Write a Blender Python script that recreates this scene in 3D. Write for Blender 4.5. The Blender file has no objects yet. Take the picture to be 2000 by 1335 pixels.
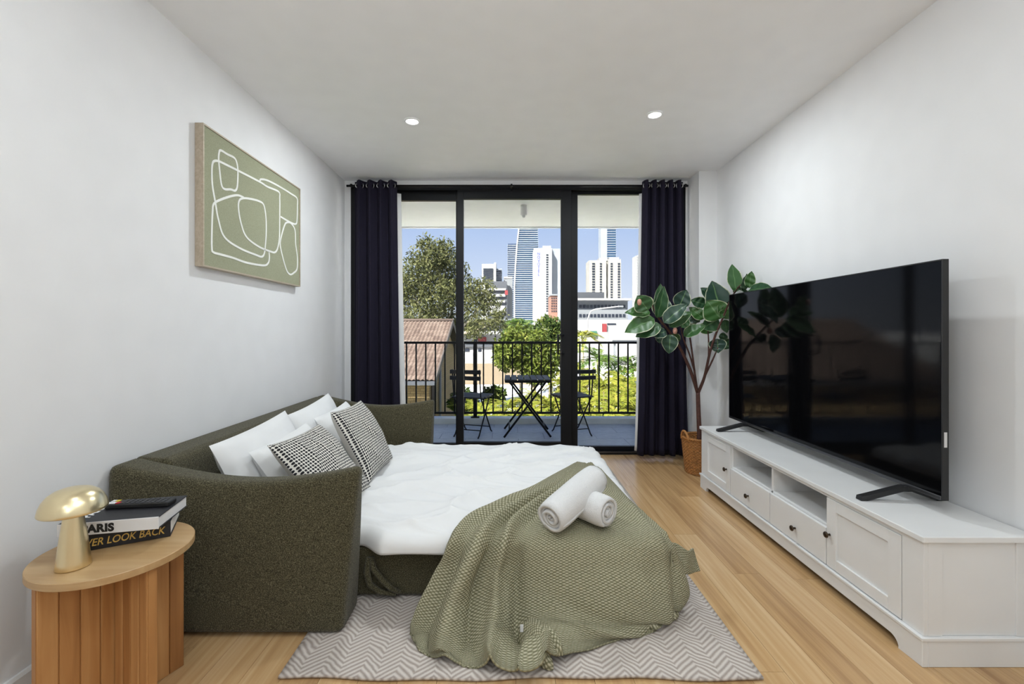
import bpy, bmesh, math, random
from mathutils import Vector, Matrix, noise
random.seed(7)
scene = bpy.context.scene
col = scene.collection

# ------------------------------------------------------------------ camera, sky, sun, exposure
F = 870.0            # focal length in pixels of the 2000 px wide frame
VX, VY = 995.0, 647.0
CAMZ = 1.20
cam_d = bpy.data.cameras.new('camera')
cam_d.sensor_width = 36.0
cam_d.lens = 36.0 * F / 2000.0
cam_d.shift_x = (1000.0 - VX) / 2000.0
cam_d.shift_y = -(667.5 - VY) / 2000.0
cam_d.clip_end = 4000.0
cam = bpy.data.objects.new('camera', cam_d)
cam.location = (0, 0, CAMZ)
cam.rotation_euler = (math.radians(90), 0, 0)
col.objects.link(cam)
scene.camera = cam

world = bpy.data.worlds.new('sky')
scene.world = world
world.use_nodes = True
wn, wl = world.node_tree.nodes, world.node_tree.links
wn.clear()
w_out = wn.new('ShaderNodeOutputWorld')
w_bg = wn.new('ShaderNodeBackground')
w_tc = wn.new('ShaderNodeTexCoord')
w_sep = wn.new('ShaderNodeSeparateXYZ')
w_ramp = wn.new('ShaderNodeValToRGB')
w_ramp.color_ramp.elements[0].position = 0.0
w_ramp.color_ramp.elements[0].color = (0.80, 0.86, 0.97, 1)
w_ramp.color_ramp.elements[1].position = 1.0
w_ramp.color_ramp.elements[1].color = (0.13, 0.27, 0.62, 1)
e = w_ramp.color_ramp.elements.new(0.25)
e.color = (0.42, 0.56, 0.86, 1)
wl.new(w_tc.outputs['Generated'], w_sep.inputs[0])
wl.new(w_sep.outputs['Z'], w_ramp.inputs[0])
wl.new(w_ramp.outputs[0], w_bg.inputs['Color'])
w_bg.inputs['Strength'].default_value = 1.0
wl.new(w_bg.outputs[0], w_out.inputs['Surface'])

sun_d = bpy.data.lights.new('sun', 'SUN')
sun_d.energy = 24.0
sun_d.angle = math.radians(0.6)
sun_d.color = (1.0, 0.96, 0.89)
sun = bpy.data.objects.new('sun', sun_d)
sun.rotation_euler = Vector((0.55, 0.75, -0.95)).to_track_quat('-Z', 'Y').to_euler()
sun.location = (-20, -30, 40)
col.objects.link(sun)

vs = scene.view_settings
vs.view_transform = 'Standard'
vs.look = 'None'
vs.exposure = 0.10
vs.gamma = 1.0
vs.use_curve_mapping = False
scene.cycles.use_denoising = True
scene.cycles.max_bounces = 7
scene.cycles.diffuse_bounces = 4
scene.cycles.use_adaptive_sampling = True
scene.cycles.adaptive_threshold = 0.03
scene.cycles.use_light_tree = False
scene.cycles.transparent_max_bounces = 16
scene.cycles.sample_clamp_indirect = 0.0

LAMP_COLOR = (0.885, 0.96, 1.0)
FILL_GLOBE_POWER = 28.4    # each unseen wire globe added as fill light


def at(px, py, y):
    """measure: a pixel of the photograph at a given distance -> a point of the place"""
    return Vector(((px - VX) * y / F, y, CAMZ - (py - VY) * y / F))


# ------------------------------------------------------------------ materials
def nt(name):
    m = bpy.data.materials.new(name)
    m.use_nodes = True
    n, l = m.node_tree.nodes, m.node_tree.links
    return m, n, l, n['Principled BSDF']


def rgb(r, g, b):
    f = lambda c: ((c / 255 + 0.055) / 1.055) ** 2.4 if c > 10 else c / 255 / 12.92
    return (f(r), f(g), f(b), 1)


def ramp(n, l, src, stops):
    r = n.new('ShaderNodeValToRGB')
    els = r.color_ramp.elements
    while len(els) < len(stops):
        els.new(0.5)
    for el, (p, c) in zip(els, stops):
        el.position = p
        el.color = c
    l.new(src, r.inputs[0])
    return r.outputs[0]


def coords(n, l, kind='Object', scale=(1, 1, 1), rot=(0, 0, 0)):
    tc = n.new('ShaderNodeTexCoord')
    mp = n.new('ShaderNodeMapping')
    mp.inputs['Scale'].default_value = scale
    mp.inputs['Rotation'].default_value = rot
    l.new(tc.outputs[kind], mp.inputs[0])
    return mp.outputs[0]


def math_node(n, l, op, a, b=None, c=None):
    m = n.new('ShaderNodeMath')
    m.operation = op
    for i, v in enumerate((a, b, c)):
        if v is None:
            continue
        if isinstance(v, (int, float)):
            m.inputs[i].default_value = v
        else:
            l.new(v, m.inputs[i])
    return m.outputs[0]


def bump(n, l, p, height, strength, dist=0.01):
    b = n.new('ShaderNodeBump')
    b.inputs['Strength'].default_value = strength
    b.inputs['Distance'].default_value = dist
    l.new(height, b.inputs['Height'])
    l.new(b.outputs[0], p.inputs['Normal'])


def plain(name, c, rough=0.5, metal=0.0, var=0.06, nscale=8.0, bstr=0.0, bscale=200.0, spec=0.5, coat=0.0):
    m, n, l, p = nt(name)
    v = coords(n, l)
    t = n.new('ShaderNodeTexNoise')
    t.inputs['Scale'].default_value = nscale
    t.inputs['Detail'].default_value = 0 if var < 0.03 else 2
    l.new(v, t.inputs['Vector'])
    a = tuple(max(0, x * (1 - var)) for x in c[:3]) + (1,)
    b = tuple(min(1, x * (1 + var)) for x in c[:3]) + (1,)
    l.new(ramp(n, l, t.outputs[0], [(0.3, a), (0.7, b)]), p.inputs['Base Color'])
    p.inputs['Roughness'].default_value = rough
    p.inputs['Metallic'].default_value = metal
    p.inputs['Specular IOR Level'].default_value = spec
    p.inputs['Coat Weight'].default_value = coat
    if bstr:
        t2 = n.new('ShaderNodeTexNoise')
        t2.inputs['Scale'].default_value = bscale
        l.new(v, t2.inputs['Vector'])
        bump(n, l, p, t2.outputs[0], bstr)
    return m


def wood(name, dark, mid, light, axis='Y', rough=0.35, grain=55.0, along=2.0, per_object=0.0, rnd_shift=True):
    m, n, l, p = nt(name)
    sc = {'X': (along, grain, grain), 'Y': (grain, along, grain), 'Z': (grain, grain, along)}[axis]
    tc = n.new('ShaderNodeTexCoord')
    oi = n.new('ShaderNodeObjectInfo')
    off = n.new('ShaderNodeVectorMath')
    off.operation = 'ADD'
    l.new(tc.outputs['Object'], off.inputs[0])
    if rnd_shift:
        k = math_node(n, l, 'MULTIPLY', oi.outputs['Random'], 37.0)
        l.new(k, off.inputs[1])
    mp = n.new('ShaderNodeMapping')
    mp.inputs['Scale'].default_value = sc
    l.new(off.outputs[0], mp.inputs[0])
    t = n.new('ShaderNodeTexNoise')
    t.inputs['Scale'].default_value = 1.0
    t.inputs['Detail'].default_value = 4
    t.inputs['Distortion'].default_value = 0.6
    l.new(mp.outputs[0], t.inputs['Vector'])
    t2 = n.new('ShaderNodeTexNoise')
    t2.inputs['Scale'].default_value = 0.22
    l.new(mp.outputs[0], t2.inputs['Vector'])
    s = math_node(n, l, 'MULTIPLY_ADD', t.outputs[0], 0.6, math_node(n, l, 'MULTIPLY', t2.outputs[0], 0.4))
    if per_object:
        r2 = math_node(n, l, 'SUBTRACT', oi.outputs['Random'], 0.5)
        s = math_node(n, l, 'MULTIPLY_ADD', r2, per_object, s)
    c = ramp(n, l, s, [(0.22, dark), (0.5, mid), (0.75, light)])
    l.new(c, p.inputs['Base Color'])
    p.inputs['Roughness'].default_value = rough
    bump(n, l, p, t.outputs[0], 0.04, 0.004)
    return m


MAT = {}
MAT['wall'] = plain('wall_paint', (0.80, 0.80, 0.805, 1), 0.7, var=0.01)
MAT['ceiling'] = plain('ceiling_paint', (0.92, 0.925, 0.935, 1), 0.8, var=0.01)
MAT['floor'] = wood('oak_boards', rgb(166, 128, 88), rgb(200, 163, 116), rgb(218, 186, 144), 'Y', 0.22, 46, 1.6, 0.22)
MAT['joint'] = plain('board_joint', rgb(96, 66, 40), 0.8)
MAT['white_board'] = plain('white_lacquer', (0.80, 0.80, 0.795, 1), 0.38, var=0.012)
MAT['table_top'] = wood('oak_veneer_top', rgb(166, 130, 88), rgb(184, 150, 106), rgb(198, 168, 126), 'X', 0.42, 30, 3.0)
MAT['table_board'] = wood('oak_veneer_board', rgb(142, 94, 52), rgb(178, 126, 74), rgb(202, 154, 100), 'Z', 0.45, 34, 2.2, 0.25)
MAT['alu_black'] = plain('black_aluminium', (0.005, 0.0055, 0.007, 1), 0.45, var=0.05, spec=0.25)
MAT['black_metal'] = plain('black_painted_steel', (0.005, 0.005, 0.0055, 1), 0.5, var=0.1, spec=0.2)
MAT['black_wood'] = plain('black_stained_slats', (0.018, 0.019, 0.023, 1), 0.5, var=0.2, spec=0.3)
MAT['steel'] = plain('eyelet_steel', (0.55, 0.55, 0.56, 1), 0.3, 1.0)
MAT['brass'] = plain('brushed_brass', (0.84, 0.72, 0.46, 1), 0.28, 1.0, var=0.04)
MAT['bronze'] = plain('dark_bronze', (0.06, 0.042, 0.028, 1), 0.38, 0.8)
MAT['tv_plastic'] = plain('tv_plastic', (0.012, 0.012, 0.013, 1), 0.45)
MAT['tv_trim'] = plain('tv_trim', (0.10, 0.10, 0.105, 1), 0.3, 0.9)
MAT['tv_screen'] = plain('tv_screen', (0.0025, 0.0025, 0.003, 1), 0.07, var=0.0, spec=0.14)
MAT['sticker'] = plain('white_sticker', (0.7, 0.7, 0.7, 1), 0.5)
MAT['linen'] = plain('white_cotton', (0.80, 0.80, 0.80, 1), 0.85, var=0.012)
MAT['towel'] = plain('white_terry', (0.86, 0.86, 0.86, 1), 0.95, var=0.03, nscale=250, bstr=0.6, bscale=450)
MAT['cushion_back'] = plain('oatmeal_cotton', rgb(205, 200, 192), 0.9, var=0.05, nscale=200)
MAT['lining'] = plain('white_lining', (0.80, 0.80, 0.80, 1), 0.85, var=0.02)
MAT['frame_oak'] = wood('pale_oak_frame', rgb(158, 144, 124), rgb(182, 168, 148), rgb(200, 188, 170), 'Y', 0.5, 60, 2)
MAT['paint_white'] = plain('chalk_white_paint', (0.80, 0.80, 0.76, 1), 0.8)
MAT['paper'] = plain('page_paper', (0.78, 0.77, 0.74, 1), 0.85, var=0.05, nscale=300)
MAT['cover_white'] = plain('white_cover', (0.76, 0.76, 0.77, 1), 0.5)
MAT['cover_black'] = plain('black_cover', (0.012, 0.012, 0.016, 1), 0.5)
MAT['ink_black'] = plain('black_ink', (0.008, 0.008, 0.008, 1), 0.6)
MAT['ink_white'] = plain('white_ink', (0.82, 0.82, 0.82, 1), 0.6)
MAT['ink_gold'] = plain('gold_ink', rgb(214, 176, 92), 0.45)
MAT['ink_blue'] = plain('navy_letter', rgb(66, 72, 128), 0.6)
MAT['key_grey'] = plain('key_grey', (0.045, 0.045, 0.05, 1), 0.5)
MAT['key_red'] = plain('key_red', rgb(190, 30, 40), 0.5)
MAT['key_yellow'] = plain('key_yellow', rgb(226, 196, 60), 0.5)
MAT['soil'] = plain('soil', (0.02, 0.015, 0.011, 1), 0.95, var=0.4, nscale=60, bstr=0.6, bscale=120)
MAT['bark_brown'] = plain('brown_stem', rgb(84, 52, 44), 0.65, var=0.25, nscale=40, bstr=0.3, bscale=90)
MAT['kerb'] = plain('grey_render', rgb(186, 192, 198), 0.8, var=0.05)
MAT['soffit'] = plain('white_soffit', (0.90, 0.90, 0.90, 1), 0.8, var=0.01)
MAT['tile_grey'] = plain('grey_balcony_tile', rgb(150, 158, 172), 0.55, var=0.08, nscale=14)
MAT['grout'] = plain('grout', rgb(104, 108, 118), 0.9)


def glass_mat(name, tint=(1, 1, 1, 1), ior=1.45):
    m, n, l, p = nt(name)
    n.remove(p)
    out = n['Material Output']
    tr = n.new('ShaderNodeBsdfTransparent')
    tr.inputs[0].default_value = tint
    gl = n.new('ShaderNodeBsdfGlossy')
    gl.inputs['Roughness'].default_value = 0.25
    fr = n.new('ShaderNodeFresnel')
    fr.inputs[0].default_value = ior
    k = math_node(n, l, 'MULTIPLY', fr.outputs[0], 0.10)
    mx = n.new('ShaderNodeMixShader')
    l.new(k, mx.inputs[0])
    l.new(tr.outputs[0], mx.inputs[1])
    l.new(gl.outputs[0], mx.inputs[2])
    l.new(mx.outputs[0], out.inputs[0])
    return m


MAT['glass'] = glass_mat('clear_glass', (0.96, 0.97, 0.97, 1))


def emit_mat(name, c, s):
    m, n, l, p = nt(name)
    p.inputs['Base Color'].default_value = (0.8, 0.8, 0.8, 1)
    p.inputs['Emission Color'].default_value = c
    p.inputs['Emission Strength'].default_value = s
    return m


MAT['lens'] = emit_mat('lit_diffuser', (1.0, 0.97, 0.92, 1), 14.0)
MAT['lens'].cycles.emission_sampling = 'NONE'      # the lamp behind it does the lighting


def fabric_speckle(name, dark, mid, light, scale=260.0, bs=0.5):
    m, n, l, p = nt(name)
    v = coords(n, l)
    t = n.new('ShaderNodeTexNoise')
    t.inputs['Scale'].default_value = scale
    t.inputs['Detail'].default_value = 3
    t.inputs['Roughness'].default_value = 0.7
    l.new(v, t.inputs['Vector'])
    l.new(ramp(n, l, t.outputs[0], [(0.34, dark), (0.5, mid), (0.68, light)]), p.inputs['Base Color'])
    p.inputs['Roughness'].default_value = 0.95
    p.inputs['Specular IOR Level'].default_value = 0.15
    p.inputs['Sheen Weight'].default_value = 0.15
    bump(n, l, p, t.outputs[0], bs, 0.006)
    return m


MAT['sofa'] = fabric_speckle('olive_boucle', rgb(38, 34, 22), rgb(74, 69, 50), rgb(122, 117, 93))
MAT['navy'] = plain('navy_curtain_cloth', rgb(34, 31, 46), 0.9, var=0.08, nscale=120, spec=0.2)
MAT['canvas'] = fabric_speckle('sage_canvas', rgb(138, 140, 114), rgb(154, 156, 130), rgb(170, 171, 147), 420, 0.15)


def cushion_mat():
    m, n, l, p = nt('black_dotted_weave')
    v = coords(n, l, 'UV', (30, 30, 1))
    t = n.new('ShaderNodeTexVoronoi')
    t.voronoi_dimensions = '2D'
    t.inputs['Scale'].default_value = 1.0
    t.inputs['Randomness'].default_value = 0.12
    l.new(v, t.inputs['Vector'])
    c = ramp(n, l, t.outputs['Distance'], [(0.36, rgb(22, 22, 28)), (0.42, rgb(222, 218, 210))])
    l.new(c, p.inputs['Base Color'])
    p.inputs['Roughness'].default_value = 0.9
    bump(n, l, p, math_node(n, l, 'SUBTRACT', 1.0, t.outputs['Distance']), 0.5, 0.006)
    return m


MAT['cushion'] = cushion_mat()


def throw_mat():
    m, n, l, p = nt('sage_knit')
    v = coords(n, l, 'UV', (0.82, 1.2, 1), (0, 0, math.radians(45)))
    t = n.new('ShaderNodeTexVoronoi')
    t.voronoi_dimensions = '2D'
    t.inputs['Scale'].default_value = 104.0
    t.inputs['Randomness'].default_value = 0.1
    l.new(v, t.inputs['Vector'])
    big = n.new('ShaderNodeTexNoise')
    big.inputs['Scale'].default_value = 5.0
    l.new(v, big.inputs['Vector'])
    c = ramp(n, l, t.outputs['Distance'],
             [(0.20, rgb(196, 190, 166)), (0.36, rgb(160, 156, 128)), (0.52, rgb(122, 120, 95))])
    l.new(c, p.inputs['Base Color'])
    p.inputs['Roughness'].default_value = 0.95
    p.inputs['Specular IOR Level'].default_value = 0.15
    bump(n, l, p, math_node(n, l, 'SUBTRACT', 1.0, t.outputs['Distance']), 0.8, 0.008)
    return m


MAT['throw'] = throw_mat()


def rug_mat():
    m, n, l, p = nt('wavy_chevron_weave')
    tc = n.new('ShaderNodeTexCoord')
    sp = n.new('ShaderNodeSeparateXYZ')
    l.new(tc.outputs['Object'], sp.inputs[0])
    nz = n.new('ShaderNodeTexNoise')
    nz.inputs['Scale'].default_value = 9.0
    l.new(tc.outputs['Object'], nz.inputs['Vector'])
    wob = math_node(n, l, 'MULTIPLY', math_node(n, l, 'SUBTRACT', nz.outputs[0], 0.5), 0.045)
    xx = math_node(n, l, 'ADD', sp.outputs['X'], wob)
    tri = math_node(n, l, 'PINGPONG', xx, 0.066)
    yy = math_node(n, l, 'MULTIPLY_ADD', tri, 0.85, sp.outputs['Y'])
    yy = math_node(n, l, 'ADD', yy, math_node(n, l, 'MULTIPLY', wob, 0.5))
    w = math_node(n, l, 'SINE', math_node(n, l, 'MULTIPLY', yy, 2 * math.pi / 0.0235))
    fine = n.new('ShaderNodeTexNoise')
    fine.inputs['Scale'].default_value = 320.0
    l.new(tc.outputs['Object'], fine.inputs['Vector'])
    s = math_node(n, l, 'MULTIPLY_ADD', fine.outputs[0], 1.1, w)
    s = math_node(n, l, 'MULTIPLY_ADD', s, 0.25, 0.42)
    l.new(ramp(n, l, s, [(0.36, rgb(208, 200, 193)), (0.84, rgb(160, 148, 140))]), p.inputs['Base Color'])
    p.inputs['Roughness'].default_value = 0.95
    p.inputs['Specular IOR Level'].default_value = 0.1
    bump(n, l, p, s, 0.35, 0.006)
    return m


MAT['rug'] = rug_mat()


def leaf_mat():
    m, n, l, p = nt('variegated_leaf')
    tc = n.new('ShaderNodeTexCoord')
    sp = n.new('ShaderNodeSeparateXYZ')
    l.new(tc.outputs['UV'], sp.inputs[0])
    oi = n.new('ShaderNodeObjectInfo')
    nz = n.new('ShaderNodeTexNoise')
    nz.inputs['Scale'].default_value = 22.0
    l.new(tc.outputs['Object'], nz.inputs['Vector'])
    # uv.x: 0 at the rim .. 1 at the midrib
    e = math_node(n, l, 'MULTIPLY_ADD', nz.outputs[0], 0.16, math_node(n, l, 'SUBTRACT', sp.outputs['X'], 0.08))
    g = n.new('ShaderNodeMix')
    g.data_type = 'RGBA'
    l.new(oi.outputs['Random'], g.inputs['Factor'])
    g.inputs['A'].default_value = rgb(30, 60, 48)
    g.inputs['B'].default_value = rgb(56, 98, 40)
    gg = n.new('ShaderNodeMix')
    gg.data_type = 'RGBA'
    l.new(ramp(n, l, e, [(0.02, (0, 0, 0, 1)), (0.10, (1, 1, 1, 1))]), gg.inputs['Factor'])
    gg.inputs['A'].default_value = rgb(196, 200, 168)
    l.new(g.outputs['Result'], gg.inputs['B'])
    rib = n.new('ShaderNodeMix')
    rib.data_type = 'RGBA'
    l.new(ramp(n, l, sp.outputs['X'], [(0.93, (0, 0, 0, 1)), (0.975, (1, 1, 1, 1))]), rib.inputs['Factor'])
    l.new(gg.outputs['Result'], rib.inputs['A'])
    rib.inputs['B'].default_value = rgb(92, 124, 78)
    l.new(rib.outputs['Result'], p.inputs['Base Color'])
    p.inputs['Roughness'].default_value = 0.4
    return m


MAT['leaf'] = leaf_mat()
MAT['bud'] = plain('pink_sheath', rgb(196, 142, 124), 0.5, var=0.2, nscale=60)
MAT['wicker'] = plain('wicker', rgb(178, 122, 66), 0.6, var=0.3, nscale=60, bstr=0.3, bscale=250)


def foliage_mat(name, a, b, c):
    a, b, c = (tuple(x * 0.25 for x in q[:3]) + (1,) for q in (a, b, c))
    m, n, l, p = nt(name)
    v = coords(n, l)
    t = n.new('ShaderNodeTexNoise')
    t.inputs['Scale'].default_value = 1.6
    t.inputs['Detail'].default_value = 3
    t.inputs['Roughness'].default_value = 0.75
    l.new(v, t.inputs['Vector'])
    cc = ramp(n, l, t.outputs[0], [(0.32, a), (0.5, b), (0.68, c)])
    l.new(cc, p.inputs['Base Color'])
    p.inputs['Roughness'].default_value = 0.6
    p.inputs['Specular IOR Level'].default_value = 0.15
    tl = n.new('ShaderNodeBsdfTranslucent')
    l.new(cc, tl.inputs[0])
    mx = n.new('ShaderNodeMixShader')
    mx.inputs[0].default_value = 0.35
    l.new(p.outputs[0], mx.inputs[1])
    l.new(tl.outputs[0], mx.inputs[2])
    l.new(mx.outputs[0], n['Material Output'].inputs[0])
    return m


MAT['gum'] = foliage_mat('gum_leaves', rgb(108, 118, 74), rgb(160, 166, 106), rgb(208, 206, 142))
MAT['mango'] = foliage_mat('dense_leaves', rgb(76, 104, 42), rgb(150, 172, 70), rgb(218, 224, 112))
MAT['palm'] = foliage_mat('golden_fronds', rgb(136, 170, 56), rgb(214, 222, 84), rgb(255, 236, 112))
MAT['palm_green'] = foliage_mat('green_fronds', rgb(66, 110, 44), rgb(126, 168, 66), rgb(190, 206, 110))
MAT['shrub'] = foliage_mat('shrub_leaves', rgb(60, 96, 44), rgb(122, 152, 70), rgb(190, 196, 96))
MAT['gum_bark'] = plain('pale_gum_bark', rgb(196, 184, 164), 0.8, var=0.2, nscale=6)
MAT['palm_bark'] = plain('palm_bark', rgb(150, 136, 110), 0.85, var=0.2, nscale=12)

# ------------------------------------------------------------------ mesh helpers
MW = {}


class MB:
    def __init__(s):
        s.v, s.f, s.sm, s.uv = [], [], [], {}

    def add(s, vs, fs, smooth=False):
        o = len(s.v)
        s.v += [Vector(p) for p in vs]
        for f in fs:
            s.f.append([i + o for i in f])
            s.sm.append(smooth)
        return o

    def box(s, x0, x1, y0, y1, z0, z1):
        s.add([(x0, y0, z0), (x1, y0, z0), (x1, y1, z0), (x0, y1, z0), (x0, y0, z1), (x1, y0, z1), (x1, y1, z1), (x0, y1, z1)],
              [(0, 3, 2, 1), (4, 5, 6, 7), (0, 1, 5, 4), (1, 2, 6, 5), (2, 3, 7, 6), (3, 0, 4, 7)])
        return s

    def prism(s, poly, axis, a0, a1):
        """poly in the two other axes (in xyz order), extruded along axis from a0 to a1"""
        n = len(poly)

        def mk(p, a):
            return {'x': (a, p[0], p[1]), 'y': (p[0], a, p[1]), 'z': (p[0], p[1], a)}[axis]
        vs = [mk(p, a0) for p in poly] + [mk(p, a1) for p in poly]
        fs = [tuple(range(n))[::-1], tuple(range(n, 2 * n))]
        for i in range(n):
            j = (i + 1) % n
            fs.append((i, j, n + j, n + i))
        s.add(vs, fs)
        return s

    def tube(s, pts, r, seg=8, cap=True, smooth=True):
        pts = [Vector(p) for p in pts]
        rs = r if isinstance(r, (list, tuple)) else [r] * len(pts)
        vs, fs = [], []
        up = None
        for i, p in enumerate(pts):
            d = (pts[min(i + 1, len(pts) - 1)] - pts[max(i - 1, 0)])
            if d.length < 1e-9:
                d = Vector((0, 0, 1))
            d.normalize()
            if up is None:
                up = Vector((0, 0, 1)) if abs(d.z) < 0.9 else Vector((1, 0, 0))
            a = d.cross(up)
            if a.length < 1e-6:
                a = d.orthogonal()
            a.normalize()
            b = a.cross(d).normalized()
            up = b
            for k in range(seg):
                t = 2 * math.pi * k / seg
                vs.append(p + a * (math.cos(t) * rs[i]) + b * (math.sin(t) * rs[i]))
        for i in range(len(pts) - 1):
            for k in range(seg):
                k2 = (k + 1) % seg
                fs.append((i * seg + k, i * seg + k2, (i + 1) * seg + k2, (i + 1) * seg + k))
        o = s.add(vs, fs, smooth)
        if cap:
            s.f.append([o + k for k in range(seg)][::-1])
            s.sm.append(False)
            e = o + (len(pts) - 1) * seg
            s.f.append([e + k for k in range(seg)])
            s.sm.append(False)
        return s

    def lathe(s, prof, c=(0, 0, 0), seg=32, smooth=True, closed=False):
        vs, fs = [], []
        for r, z in prof:
            for k in range(seg):
                t = 2 * math.pi * k / seg
                vs.append((c[0] + r * math.cos(t), c[1] + r * math.sin(t), c[2] + z))
        n = len(prof)
        for i in range(n if closed else n - 1):
            for k in range(seg):
                k2 = (k + 1) % seg
                j = (i + 1) % n
                fs.append((i * seg + k, i * seg + k2, j * seg + k2, j * seg + k))
        o = s.add(vs, fs, smooth)
        if not closed:
            if prof[0][0] > 1e-6:
                s.f.append([o + k for k in range(seg)][::-1])
                s.sm.append(False)
            if prof[-1][0] > 1e-6:
                s.f.append([o + (n - 1) * seg + k for k in range(seg)])
                s.sm.append(False)
        return s

    def grid(s, P, smooth=True, uv=None):
        """P: rows of points"""
        R, C = len(P), len(P[0])
        o = s.add([p for row in P for p in row], [], smooth)
        for i in range(R - 1):
            for j in range(C - 1):
                s.f.append([o + i * C + j, o + i * C + j + 1, o + (i + 1) * C + j + 1, o + (i + 1) * C + j])
                s.sm.append(smooth)
        if uv:
            for i in range(R):
                for j in range(C):
                    s.uv[o + i * C + j] = uv(i, j)
        return s

    def xf(s, M, start=0):
        for i in range(start, len(s.v)):
            s.v[i] = M @ s.v[i]
        return s


def mesh_from(mb, name, inv=None):
    me = bpy.data.meshes.new(name)
    vs = [tuple(inv @ p) if inv is not None else tuple(p) for p in mb.v]
    me.from_pydata(vs, [], mb.f)
    me.polygons.foreach_set('use_smooth', mb.sm)
    if mb.uv:
        lay = me.uv_layers.new(name='UVMap')
        for lp in me.loops:
            lay.data[lp.index].uv = mb.uv.get(lp.vertex_index, (0, 0))
    me.validate()
    me.update()
    return me


def tag(o, label=None, cat=None, group=None, kind=None):
    if label:
        o['label'] = label
    if cat:
        o['category'] = cat
    if group:
        o['group'] = group
    if kind:
        o['kind'] = kind
    return o


def thing(name, label, cat, loc=(0, 0, 0), rz=0.0, group=None):
    o = bpy.data.objects.new(name, None)
    o.empty_display_size = 0.1
    o.location = loc
    o.rotation_euler = (0, 0, rz)
    col.objects.link(o)
    MW[o.name] = Matrix.Translation(loc) @ Matrix.Rotation(rz, 4, 'Z')
    return tag(o, label, cat, group)


def part(name, mb, mat, parent=None, world=True, bevel=0.0, seg=2, label=None, subsurf=0, solid=0.0):
    """one mesh object; world=True: the points are in world space, else in the parent's space"""
    inv = MW[parent.name].inverted() if (parent is not None and world) else None
    me = mesh_from(mb, name, inv)
    o = bpy.data.objects.new(name, me)
    me.materials.append(MAT[mat] if isinstance(mat, str) else mat)
    col.objects.link(o)
    if parent is not None:
        o.parent = parent
        MW[o.name] = MW[parent.name]
    else:
        MW[o.name] = Matrix.Identity(4)
    if solid:
        md = o.modifiers.new('thickness', 'SOLIDIFY')
        md.thickness = solid
        md.offset = 0
    if bevel:
        md = o.modifiers.new('bevel', 'BEVEL')
        md.width = bevel
        md.segments = seg
        md.limit_method = 'ANGLE'
        md.angle_limit = math.radians(40)
        md.harden_normals = False
    if subsurf:
        md = o.modifiers.new('subsurf', 'SUBSURF')
        md.levels = md.render_levels = subsurf
    if label:
        o['label'] = label
    return o


def single(name, mb, mat, label, cat, group=None, **kw):
    return tag(part(name, mb, mat, **kw), label, cat, group)


def struct(name, mb, mat, **kw):
    return tag(part(name, mb, mat, **kw), kind='structure')


def copy_tree(o, parent=None):
    c = o.copy()
    col.objects.link(c)
    c.parent = parent
    for ch in o.children:
        copy_tree(ch, c)
    return c


def text_mb(s, size, extrude=0.0006, shear=0.0, offset=0.0, spacing=1.0, align='LEFT'):
    cu = bpy.data.curves.new('txt', 'FONT')
    cu.body = s
    cu.size = size
    cu.extrude = extrude
    cu.shear = shear
    cu.offset = offset
    cu.space_character = spacing
    cu.align_x = align
    cu.resolution_u = 4
    ob = bpy.data.objects.new('txt', cu)
    col.objects.link(ob)
    dg = bpy.context.evaluated_depsgraph_get()
    me = bpy.data.meshes.new_from_object(ob.evaluated_get(dg))
    mb = MB()
    mb.add([v.co.copy() for v in me.vertices], [list(p.vertices) for p in me.polygons])
    bpy.data.objects.remove(ob)
    bpy.data.curves.remove(cu)
    bpy.data.meshes.remove(me)
    return mb


def smooth(a, b, x):
    t = max(0.0, min(1.0, (x - a) / (b - a)))
    return t * t * (3 - 2 * t)


def catmull(pts, n, closed=False):
    pts = [Vector(p) for p in pts]
    out = []
    N = len(pts)
    segs = N if closed else N - 1
    for i in range(segs):
        if closed:
            p0, p1, p2, p3 = (pts[(i + k) % N] for k in (-1, 0, 1, 2))
        else:
            p0, p1, p2, p3 = pts[max(i - 1, 0)], pts[i], pts[i + 1], pts[min(i + 2, N - 1)]
        for k in range(n):
            t = k / n
            out.append(0.5 * ((2 * p1) + (p2 - p0) * t + (2 * p0 - 5 * p1 + 4 * p2 - p3) * t * t + (3 * p1 - p0 - 3 * p2 + p3) * t ** 3))
    if not closed:
        out.append(pts[-1])
    return out


# ------------------------------------------------------------------ the room
XL, XR, YB, YF, ZC = -1.604, 1.895, 4.335, -3.2, 2.665
T = 0.25
fl = struct('floor', MB().box(XL - T, XR + T, YF - T, YB + 0.13, -0.20, -0.012), 'joint')
PW = 0.1355
plank_cache = {}
k = 0
xs = XL
cix = 0
rp = random.Random(3)
while xs < XR - 0.01:
    x1 = min(xs + PW, XR)
    y = YF + [0.0, -1.1, -0.45, -1.5, -0.8][cix % 5] + rp.uniform(-0.12, 0.12)
    while y < YB:
        L = rp.choice([1.6, 1.9, 2.2])
        a, b = max(y, YF), min(y + L, YB + 0.02)
        if b - a > 0.05:
            key = (round(x1 - xs, 3), round(b - a, 3))
            if key not in plank_cache:
                w, h = x1 - xs - 0.0012, b - a - 0.0012
                me = mesh_from(MB().box(-w / 2, w / 2, -h / 2, h / 2, -0.012, 0.0), 'plank')
                me.materials.append(MAT['floor'])
                plank_cache[key] = me
            o = bpy.data.objects.new('plank', plank_cache[key])
            o.location = ((xs + x1) / 2, (a + b) / 2, 0)
            o.parent = fl
            col.objects.link(o)
        y += L
    xs = x1
    cix += 1

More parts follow.
